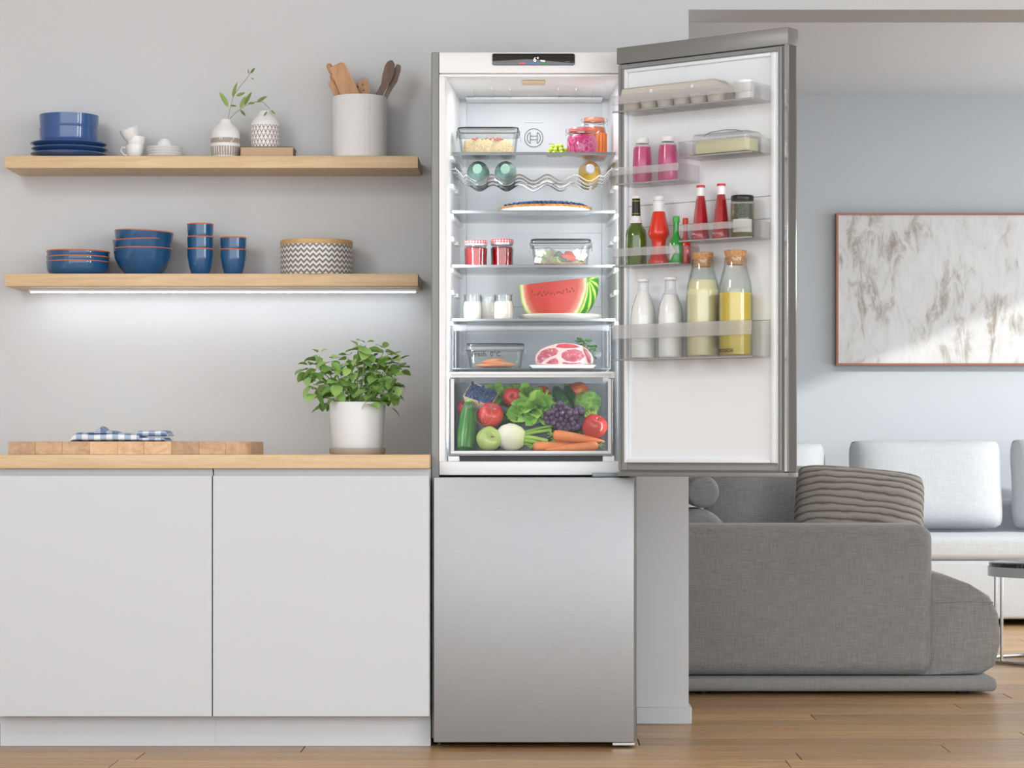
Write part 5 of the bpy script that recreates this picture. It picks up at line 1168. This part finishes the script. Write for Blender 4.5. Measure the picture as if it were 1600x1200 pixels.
# smoothies
M['smoothie'] = mat('berry_smoothie', 'C2507F', 0.25, coat=0.4, var=0.06)
for px, lb in ((1003.5, 'pink smoothie bottle nearer the hinge'), (1043.5, 'pink smoothie bottle next to the butter dish')):
    t, s_ = dthing('smoothie_bottle', lb, 'bottle', px, B_smo, -0.075, 'pink smoothie bottles'); r = dr_(15, s_); h = dh(216.5, s_, B_smo[2]) if px < 1020 else dh(213.5, s_, B_smo[2])
    MB().lathe([(0, 0), (r*0.93, 0), (r, 0.004), (r, h*0.45), (r*0.94, h*0.68), (r*0.88, h*0.80), (0, h*0.80)], 32).build('smoothie', M['smoothie'], t)
    MB().lathe([(r*0.88, h*0.8002), (r*0.82, h*0.835), (r*0.64, h*0.865), (r*0.62, h*0.88), (0, h*0.88)], 32).build('neck', M['glass'], t)
    MB().lathe([(0, h*0.881), (r*0.66, h*0.881), (r*0.7, h*0.90), (r*0.70, h*0.965), (r*0.62, h), (0, h)], 32).build('cap', M['matte_white'], t)
# butter dish
sb0, sb1 = DS(1082, -0.1), DS(1173, -0.1)
t = thing('butter_dish', 'clear butter dish with a pale yellow butter block', 'butter dish', DW((sb0+sb1)/2, -0.072, B_but[2]+0.0004), (0, 0, DA)); wb = sb1-sb0; hb = DZ(207, sb0+0.03, -0.1)-B_but[2]
MB().box(-wb/2, wb/2, -0.04, 0.04, 0, 0.004, 0.001, 1).build('tray', M['glass'], t)
MB().box(-wb/2+0.012, wb/2-0.012, -0.030, 0.030, 0.0042, hb*0.62, 0.002, 2).build('butter', mat('butter', 'F3ECC0', 0.45, var=0.04), t)
cv = MB().box(-wb/2+0.003, wb/2-0.003, -0.038, 0.038, 0.0042, hb*0.92, 0.010, 4); cv.build('cover', M['glass'], t)
MB().tube([(-wb*0.36, -0.01, hb*0.86), (-wb*0.27, -0.01, hb*0.99), (0, -0.01, hb*1.05), (wb*0.2, -0.01, hb*1.0), (wb*0.3, -0.01, hb*0.92)], 0.0016, 8).build('handle', M['wire'], t)
# sauces
def dlathe(t, name, prof, m, n=32, r=1.0, h=1.0, **k): return MB().lathe([(a*r, c*h) for a, c in prof], n, **k).build(name, m, t)
M['beer'] = glass('green_beer_glass', (0.36, 0.5, 0.08), 0.3, 0.06, 0.55, '56701E'); M['foil'] = mat('black_gold_foil', '22210F', 0.35, 0.3); M['gold'] = mat('gold_foil', 'BFB02E', 0.35, 0.5)
t, s_ = dthing('beer_bottle', 'green beer bottle with black foil neck in the sauce bin', 'bottle', 994, B_sau, -0.078); r = dr_(16.5, s_, -0.078); h = dh(305.5, s_, B_sau[2], -0.078)
dlathe(t, 'body', [(0, 0), (.94, 0), (1, .02), (1, .42), (.93, .50), (.66, .56), (.42, .62), (.37, .72), (.35, .93), (0, .93)], mat('green_beer_body', '4E6A1C', 0.12, coat=0.8, var=0.25, vscale=14), 36, r, h)
dlathe(t, 'neck_label', [(.56, .60), (.60, .60), (.48, .645), (.45, .70), (.41, .70)], M['matte_white'], 32, r*1.02, h)
dlathe(t, 'neck_foil', [(.38, .71), (.43, .71), (.40, .80), (.38, .93), (.36, .95), (0, .951)], M['foil'], 32, r, h)
for zz_ in (.735, .915): MB().torus((0, 0, h*zz_), r*0.40, 0.0012, 24, 6).build('foil_band', M['gold'], t)
dlathe(t, 'crown_cap', [(0, .952), (.42, .952), (.44, .965), (.38, .99), (0, 1.0)], M['white_ceramic'], 20, r, h)
M['ketchup'] = mat('ketchup_red', 'D8321F', 0.25, coat=0.4)
t, s_ = dthing('ketchup_bottle', 'red squeeze bottle with waisted body and white nozzle', 'bottle', 1029.5, B_sau, -0.078); r = dr_(16.5, s_, -0.078); h = dh(304.5, s_, B_sau[2], -0.078)
dlathe(t, 'body', [(0, 0), (.96, 0), (1, .015), (.98, .05), (.78, .12), (.66, .22), (.64, .30), (.72, .36), (.86, .39), (1.02, .43), (1.0, .47), (.80, .60), (.60, .74), (.55, .755), (0, .755)], M['ketchup'], 36, r, h)
dlathe(t, 'collar', [(0, .756), (.52, .756), (.53, .80), (.52, .90), (.42, .91), (0, .91)], M['matte_white'], 32, r, h)
dlathe(t, 'nozzle_cap', [(0, .911), (.46, .911), (.54, .93), (.55, .955), (.44, .985), (.25, 1.0), (0, 1.0)], M['matte_white'], 32, r, h)
M['hotgreen'] = mat('green_sauce', '1F9A35', 0.15, coat=0.7); M['hotred'] = mat('red_sauce', 'CC2A1C', 0.15, coat=0.7)
def hot(label, px, rpx, pt, m, capm, yl):
    t, s_ = dthing('hot_sauce_bottle', label, 'bottle', px, B_sau, yl); r = dr_(rpx, s_, yl); h = dh(pt, s_, B_sau[2], yl)
    dlathe(t, 'body', [(0, 0), (.95, 0), (1, .02), (1, .36), (.94, .46), (.7, .54), (.46, .60), (.42, .68), (.42, .86), (0, .86)], m, 28, r, h)
    dlathe(t, 'cap', [(0, .861), (.50, .861), (.52, .875), (.50, .98), (.44, 1.0), (0, 1.0)], capm, 24, r, h)
    return t, r, h
t, r, h = hot('slim green hot sauce bottle with white diamond label', 1056.5, 10.5, 338, M['hotgreen'], mat('green_cap', '3BB04A', 0.4), -0.082)
lb_ = MB(); n = 12
for i in range(n):
    a0, a1 = PI*1.05+PI*0.6*i/n, PI*1.05+PI*0.6*(i+1)/n; tt0, tt1 = 1-abs(2*i/n-1), 1-abs(2*(i+1)/n-1); rr = r*1.012
    for sg in (1,):
        v = [lb_.bm.verts.new((rr*math.cos(a), rr*math.sin(a), h*0.25+h*0.2*k)) for a, k in ((a0, -tt0), (a1, -tt1), (a1, tt1), (a0, tt0))]
        try: lb_.bm.faces.new(v)
        except ValueError: pass
lb_.build('label', M['matte_white'], t)
hot('slim red hot sauce bottle behind the green one', 1071, 8.5, 341, M['hotred'], mat('red_cap', 'E2402F', 0.4), -0.06)
M['redsauce'] = mat('red_sauce_glass', 'A5202A', 0.1, coat=0.9, var=0.3, vscale=12, vstretch=(1, 1, .2))
for px, pt, lb in ((1095, 289.5, 'tapered red sauce bottle with red cap nearer the hinge'), (1127, 287, 'tapered red sauce bottle with red cap beside the olive jar')):
    t, s_ = dthing('tapered_bottle', lb, 'bottle', px, B_ket, -0.078, 'tapered red bottles'); r = dr_(14.5, s_, -0.078); h = dh(pt, s_, B_ket[2], -0.078)
    dlathe(t, 'body', [(0, 0), (.95, 0), (1, .012), (.94, .12), (.80, .38), (.58, .68), (.44, .80), (0, .80)], M['redsauce'], 8, r, h)
    dlathe(t, 'neck', [(0, .801), (.44, .801), (.46, .82), (.42, .86), (.46, .88), (.46, .95), (0, .95)], M['white_ceramic'], 28, r, h)
    dlathe(t, 'cap', [(0, .951), (.47, .951), (.49, .965), (.46, .995), (0, 1.0)], mat('raspberry_cap', 'C8354B', 0.4), 28, r, h)
t, s_ = dthing('olive_jar', 'glass jar of green olives with a black lid', 'jar', 1160, B_ket, -0.072); r = dr_(18.5, s_); h = dh(306, s_, B_ket[2])
dlathe(t, 'glass_body', [(0, 0), (.94, 0), (1, .02), (1, .80), (.94, .86), (.88, .88)], M['glass'], 36, r, h)
dlathe(t, 'brine', [(0, .02), (.9, .02), (.92, .03), (.92, .80), (0, .80)], glass('olive_brine', (0.72, 0.70, 0.45), 0.5, 0.02, 0.25, '7D7A45'), 36, r, h)
ol = MB().ball((0, 0, 0), (1, 1, 1.25), 12, 8).mesh('olive', mat('green_olive', '8E8F45', 0.35, var=0.15)); rg = random.Random(31)
for k in range(46):
    a = k*2.399; z = (0.08+0.68*((k*0.381) % 1))*h; rr = r*rg.uniform(.55, .76); put('olive', ol, t, (rr*math.cos(a), rr*math.sin(a), z), (rg.uniform(-.8, .8), rg.uniform(-.8, .8), 0), (.0062,)*3)
def arc_label(t, r, a0, a1, z0_, z1_, m, name='label', n=14):
    mb = MB(); vs = [[mb.bm.verts.new((rr*math.cos(a0+(a1-a0)*i/n), rr*math.sin(a0+(a1-a0)*i/n), z)) for rr, z in ((r, z0_), (r, z1_), (r-.0004, z1_), (r-.0004, z0_))] for i in range(n+1)]
    for A, B in zip(vs[:-1], vs[1:]):
        for k in range(4): mb.bm.faces.new((A[k], A[(k+1) % 4], B[(k+1) % 4], B[k]))
    mb.bm.faces.new(vs[0]); mb.bm.faces.new(vs[-1][::-1]); return mb.build(name, m, t)
arc_label(t, r*1.008, R(-95), R(-5), h*0.46, h*0.78, mat('dark_olive_label', '4B4F47', 0.5, var=0.3, vscale=200)); arc_label(t, r*1.008, R(-108), R(-5), h*0.13, h*0.43, mat('pale_label', 'C9CFC3', 0.6), 'label')
dlathe(t, 'lid', [(0, .881), (.94, .881), (.97, .90), (.97, .975), (.9, 1.0), (0, 1.0)], M['lidblack'], 36, r, h)
# milk and carafes
M['milk'] = mat('milk', 'FBFBF9', 0.35)
for px, pt, lb in ((1005, 436, 'glass milk bottle nearest the door hinge'), (1047.5, 433, 'glass milk bottle next to the corked carafes')):
    yl = -0.075; t, s_ = dthing('milk_bottle', lb, 'bottle', px, B_mlk, yl, 'milk bottles'); r = dr_(19.5, s_, yl); h = dh(pt, s_, B_mlk[2], yl)
    full = .84 if px < 1020 else .78
    dlathe(t, 'glass_body', [(0, 0), (.95, 0), (1, .012), (1, .5), (.9, .64), (.62, .77), (.45, .83), (.43, .88), (.43, .96)], M['glass'], 36, r, h)
    dlathe(t, 'milk', [(0, .01), (.9, .01), (.965, .02), (.965, .5), (.865, .64), (.58, .765)]+([(.44, .82), (.41, full), (0, full)] if full > .8 else [(.52, full), (0, full)]), M['milk'], 36, r, h)
    dlathe(t, 'cap', [(0, .961), (.5, .961), (.53, .97), (.52, .995), (.46, 1.0), (0, 1.0)], M['matte_white'], 28, r, h)
M['cork'] = mat('cork', 'C08F63', 0.85, var=0.3, vscale=180, bump=0.4, bscale=160)
for px, pt, rpx, fillz, col, lb in ((1098, 395, 26, .735, 'F0E6B6', 'corked glass carafe of pale cream drink'), (1149, 391.5, 26.5, .60, 'E4C63C', 'corked glass carafe of yellow juice')):
    yl = -0.072; t, s_ = dthing('carafe', lb, 'carafe', px, B_mlk, yl); r = dr_(rpx, s_, yl); h = dh(pt, s_, B_mlk[2], yl)
    dlathe(t, 'glass_body', [(0, 0), (.95, 0), (1, .012), (1, .55), (.95, .68), (.80, .78), (.68, .85), (.655, .93), (.60, .93), (.62, .85), (.74, .78), (.90, .68), (.955, .55), (.955, .02), (0, .015)], M['glass'], 40, r, h)
    lq = [(0, .016), (.93, .018), (.952, .024), (.952, .55)]+([(.92, .64), (.82, .72), (.79, fillz), (0, fillz)] if fillz > .7 else [(.935, fillz), (0, fillz)])
    dlathe(t, 'drink', lq, mat('drink', col, 0.3), 40, r, h)
    dlathe(t, 'cork', [(0, .865), (.50, .865), (.585, .93), (.66, .985), (.66, .998), (.64, 1.0), (0, 1.0)], M['cork'], 28, r, h)

# ================================================================== LIVING ROOM
M['sofa'] = fabric('grey_linen', '7F7E7C', '9E9D9A', 300); M['sofa_w'] = fabric('pale_linen', 'B3B7BB', 'C3C7CA', 300, 0.3)
M['cush'] = fabric('mid_grey_linen', '858786', '9FA1A0', 300); M['sofa_base'] = fabric('grey_base_linen', '88898A', '9C9D9D', 300)
def soft(mb_args, name, m, parent, bev, seg=6, mx=None): return MB().box(*mb_args, bev, seg, mx).build(name, m, parent, sharp=1.2)
YS1 = 8.72
sf = thing('grey_sofa', 'low grey linen sofa seen from its arm end', 'sofa', (1.0, YS1, 0))
def sx(px, Y=YS1): return P(px, Y)-1.0
LEN = 2.5
soft((-0.92, sx(1559), 0, LEN, Q(1081, YS1), Q(1059, YS1)), 'base', M['sofa_base'], sf, 0.02, 4)
soft((-0.92, sx(1459, YS1+.02), 0.02, 0.30, Q(1057, YS1), Q(819.5, YS1+.03)), 'arm', M['sofa'], sf, 0.055, 8)
zse = Q(1057, YS1)
MB().prism([(-0.45, zse), (sx(1459), zse), (sx(1540), zse), (sx(1562), zse+.03), (sx(1571), zse+.12), (sx(1567), zse+.22), (sx(1553), zse+.285), (sx(1520), zse+.33), (sx(1480), zse+.365), (sx(1450), zse+.375), (-0.45, zse+.375)], 0.075, LEN-0.05, None, 0.02).build('seat', M['sofa'], sf, sharp=1.2)
MB().tube([(sx(1466), 0.074, zse+.262), (sx(1520), 0.074, zse+.268), (sx(1558), 0.074, zse+.262)], 0.003, 6).build('seam', M['sofa_base'], sf)
soft((-0.92, -0.53, 0.31, LEN, zse, Q(800, YS1+.3)), 'backrest', M['sofa'], sf, 0.08, 8)
for X_, y_ in ((sx(1510), 0.08), (sx(1100), 0.08), (sx(1510), LEN-0.1), (sx(1100), LEN-0.1)): MB().lathe([(0, 0.0005), (0.025, 0.0005), (0.028, 0.0175), (0, 0.0175)], 20, Matrix.Translation((X_, y_, 0))).build('foot', M['black'], sf)
zseat = zse+.375
Yb = 9.08
tag(MB().lathe([(0, 0), (.045, 0), (.057, .006), (.062, .02), (.062, .30), (.055, .325), (0, .33)], 36).build('bolster_cushion', M['cush'], None, (P(1098, Yb), Yb, zseat+0.285), (R(-90), 0, 0), sharp=1.2), 'round grey bolster cushion on the sofa backrest side', 'cushion')
tag(MB().lathe([(0, 0), (.08, 0), (.10, .01), (.11, .035), (.11, .32), (.09, .35), (0, .36)], 36).build('bolster_cushion', M['cush'], None, (P(1090, Yb), Yb-0.03, zseat+0.111), (R(-90), 0, 0), sharp=1.2), 'large grey bolster cushion below the round bolster', 'cushion')
def pillow(w, h, th, n=26, pw_=2.6, ribs=0, rib=0.0, pinch=0.06):
    mb = MB(); F_ = []; B_ = []
    for j in range(n+1):
        fr_, br_ = [], []
        for i in range(n+1):
            u, v = -1+2*i/n, -1+2*j/n
            q = max(0.0, (1-abs(u)**pw_)*(1-abs(v)**pw_))**0.5
            x = u*w/2*(1-pinch*(1-abs(v)**2)*abs(u)**3*0+pinch*0.0-pinch*(1-v*v)*abs(u)); z = v*h/2*(1-pinch*(1-u*u)*abs(v))
            ck = 1-0.07*abs(u*v)**5; x *= ck; z *= ck
            d = th/2*q; rr = rib*q*abs(math.sin(v*ribs*PI/2)) if ribs else 0
            fr_.append(mb.bm.verts.new((x, -d-rr, z)))
            br_.append(fr_[-1] if (i in (0, n) or j in (0, n)) else mb.bm.verts.new((x, d+rr, z)))
        F_.append(fr_); B_.append(br_)
    for j in range(n):
        for i in range(n):
            mb.bm.faces.new((F_[j][i], F_[j][i+1], F_[j+1][i+1], F_[j+1][i]))
            try: mb.bm.faces.new((B_[j][i], B_[j+1][i], B_[j+1][i+1], B_[j][i+1]))
            except ValueError: pass
    return mb
def ribbed():
    m, t, bs = newmat('ribbed_taupe_fabric'); tc = t.add('ShaderNodeTexCoord'); sp = t.add('ShaderNodeSeparateXYZ'); t.link(tc.outputs['Object'], sp.inputs[0])
    n = t.noise(t.coords((1, 1, 2)), 8, 3); v = t.math('ADD', t.math('MULTIPLY', sp.outputs[2], 30.0), t.math('MULTIPLY', n, 1.1))
    p = t.math('FRACT', v); fine = t.noise(t.coords((1, 1, .1)), 380, 2)
    c = t.ramp(p, [(0.0, lin('615C56')), (0.12, lin('7E786F')), (0.3, lin('A59E94')), (0.75, lin('AFA99F')), (0.9, lin('9C958C')), (1.0, lin('67615A'))])
    t.link(c, bs.inputs['Base Color']); bs.inputs['Roughness'].default_value = 0.95
    t.link(t.bump(t.math('ADD', t.math('PINGPONG', v, 0.5), t.math('MULTIPLY', fine, .25)), 0.9, 0.012), bs.inputs['Normal']); return m
t1_ = pillow(0.48, 0.40, 0.12, 26).build('cushion', M['cush'], None, (0.88, 9.56, zseat+0.205), (R(-18), R(3), R(3)), sharp=1.5); tag(t1_, 'plain grey square cushion between the bolster and the ribbed cushion', 'cushion')
t2_ = pillow(0.50, 0.42, 0.17, 40, 3.2, 0, pinch=0.02).build('cushion', ribbed(), None, (P(1345, 9.2), 9.25, zseat+0.195), (R(-36), R(5), R(-4)), sharp=1.5); tag(t2_, 'taupe ribbed striped cushion on the grey sofa', 'cushion')
# white sofa
YS2 = 12.1
ws = thing('white_sofa', 'pale linen sofa along the living room wall', 'sofa', (2.0, YS2, 0))
def wx(px, Y=YS2): return P(px, Y)-2.0
soft((-1.6, 1.7, 0.06, 1.1, 0.035, 0.33), 'base', M['sofa_w'], ws, 0.02, 4)
soft((-1.6, 1.7, 0.05, 1.0, 0.332, 0.455), 'seat', M['sofa_w'], ws, 0.035, 6)
soft((-1.6, 1.7, 0.95, 1.15, 0.25, 0.62), 'backrest', M['sofa_w'], ws, 0.04, 6)
for X_ in (-1.5, 0.3, 1.6):
    for y_ in (0.16, 1.0): MB().box(X_-.03, X_+.03, y_-.03, y_+.03, 0.0005, 0.0345, .003, 1).build('foot', M['black'], ws)
def back_cushion(pl, pr, pt, Y, label, rx=-10):
    xa, xe = P(pl, Y), P(pr, Y); h = Q(pt, Y)-0.458; o = pillow(xe-xa, h, 0.26, 28, 5.0, pinch=0.03).build('back_cushion', M['sofa_w'], None, ((xa+xe)/2, Y+0.02, 0.458+h/2+0.005), (R(rx), 0, 0), sharp=1.5)
    return tag(o, label, 'cushion', 'white sofa back cushions')
back_cushion(1325, 1569, 686, 12.72, 'large pale back cushion with creases, in the middle of the white sofa')
back_cushion(1578, 1820, 684, 12.74, 'pale back cushion cut by the edge of the photo')
back_cushion(1050, 1294, 690, 12.80, 'pale back cushion half hidden behind the open fridge door')
# painting
YPn = YL-0.035; pa_, pe_ = P(1306, YPn), P(1306, YPn)+1.75; pz0, pz1 = Q(571, YPn), Q(333.5, YPn)
pt = thing('painting', 'large abstract white and taupe painting in a thin copper frame', 'painting', ((pa_+pe_)/2, YPn, (pz0+pz1)/2))
hw, hh = (pe_-pa_)/2, (pz1-pz0)/2
def canvas():
    m, t, bs = newmat('abstract_canvas')
    n1 = t.noise(t.coords((1.5, 1, 0.8)), 2.4, 6, 0.62, 0.6); n2 = t.noise(t.coords((2.6, 1, 1)), 5.0, 6, 0.7, 1.0)
    s = t.math('MULTIPLY', n1, n2)
    t.link(t.ramp(s, [(0.18, lin('DEDEDE')), (0.27, lin('D5D4D2')), (0.33, lin('B9B4AD')), (0.40, lin('9A9185')), (0.5, lin('D8D8D7'))]), bs.inputs['Base Color']); bs.inputs['Roughness'].default_value = 0.75
    t.link(t.bump(n2, 0.3, 0.004), bs.inputs['Normal']); return m
MB().box(-hw+.01, hw-.01, -0.018, 0.03, -hh+.01, hh-.01).build('canvas', canvas(), pt)
f_ = MB(); e = 0.011
f_.box(-hw, hw, -0.026, 0.034, hh-e, hh).box(-hw, hw, -0.026, 0.034, -hh, -hh+e).box(-hw, -hw+e, -0.026, 0.034, -hh+e, hh-e).box(hw-e, hw, -0.026, 0.034, -hh+e, hh-e)
f_.build('frame', mat('copper_frame', '93604C', 0.4, 0.3), pt)
# side table
YT = 10.1; tb = thing('side_table', 'round black marble side table on thin steel legs', 'table', (P(1642, YT), YT, 0)); rT = px_m(97, YT); zT = Q(878, YT)
def marble():
    m, t, bs = newmat('black_marble'); n = t.noise(t.coords(), 6, 8, 0.6, 2.5); d = t.math('ABSOLUTE', t.math('SUBTRACT', n, 0.5))
    t.link(t.ramp(d, [(0.0, lin('8A8C8E')), (0.012, lin('2A2C2E')), (0.05, lin('1B1D1F'))]), bs.inputs['Base Color']); bs.inputs['Roughness'].default_value = 0.1; return m
MB().lathe([(0, zT-.032), (rT*.97, zT-.032), (rT*.985, zT-.02), (rT*.985, zT-.003), (rT*.97, zT), (0, zT)], 64).build('top', marble(), tb)
MB().lathe([(rT*.95, zT-.058), (rT*1.0, zT-.058), (rT*1.0, zT-.018), (rT*.986, zT-.018), (rT*.986, zT-.033), (rT*.95, zT-.033)], 64).build('rim', M['alu'], tb)
for k in range(6):
    a = PI+R(25)+k*PI/3; MB().tube([(rT*.96*math.cos(a), rT*.96*math.sin(a), 0.012), (rT*.96*math.cos(a), rT*.96*math.sin(a), zT-.055)], 0.007, 10).build('leg', M['chrome'], tb)
MB().torus((0, 0, 0.0085), rT*.96, 0.008, 64, 10).build('base_ring', M['chrome'], tb)
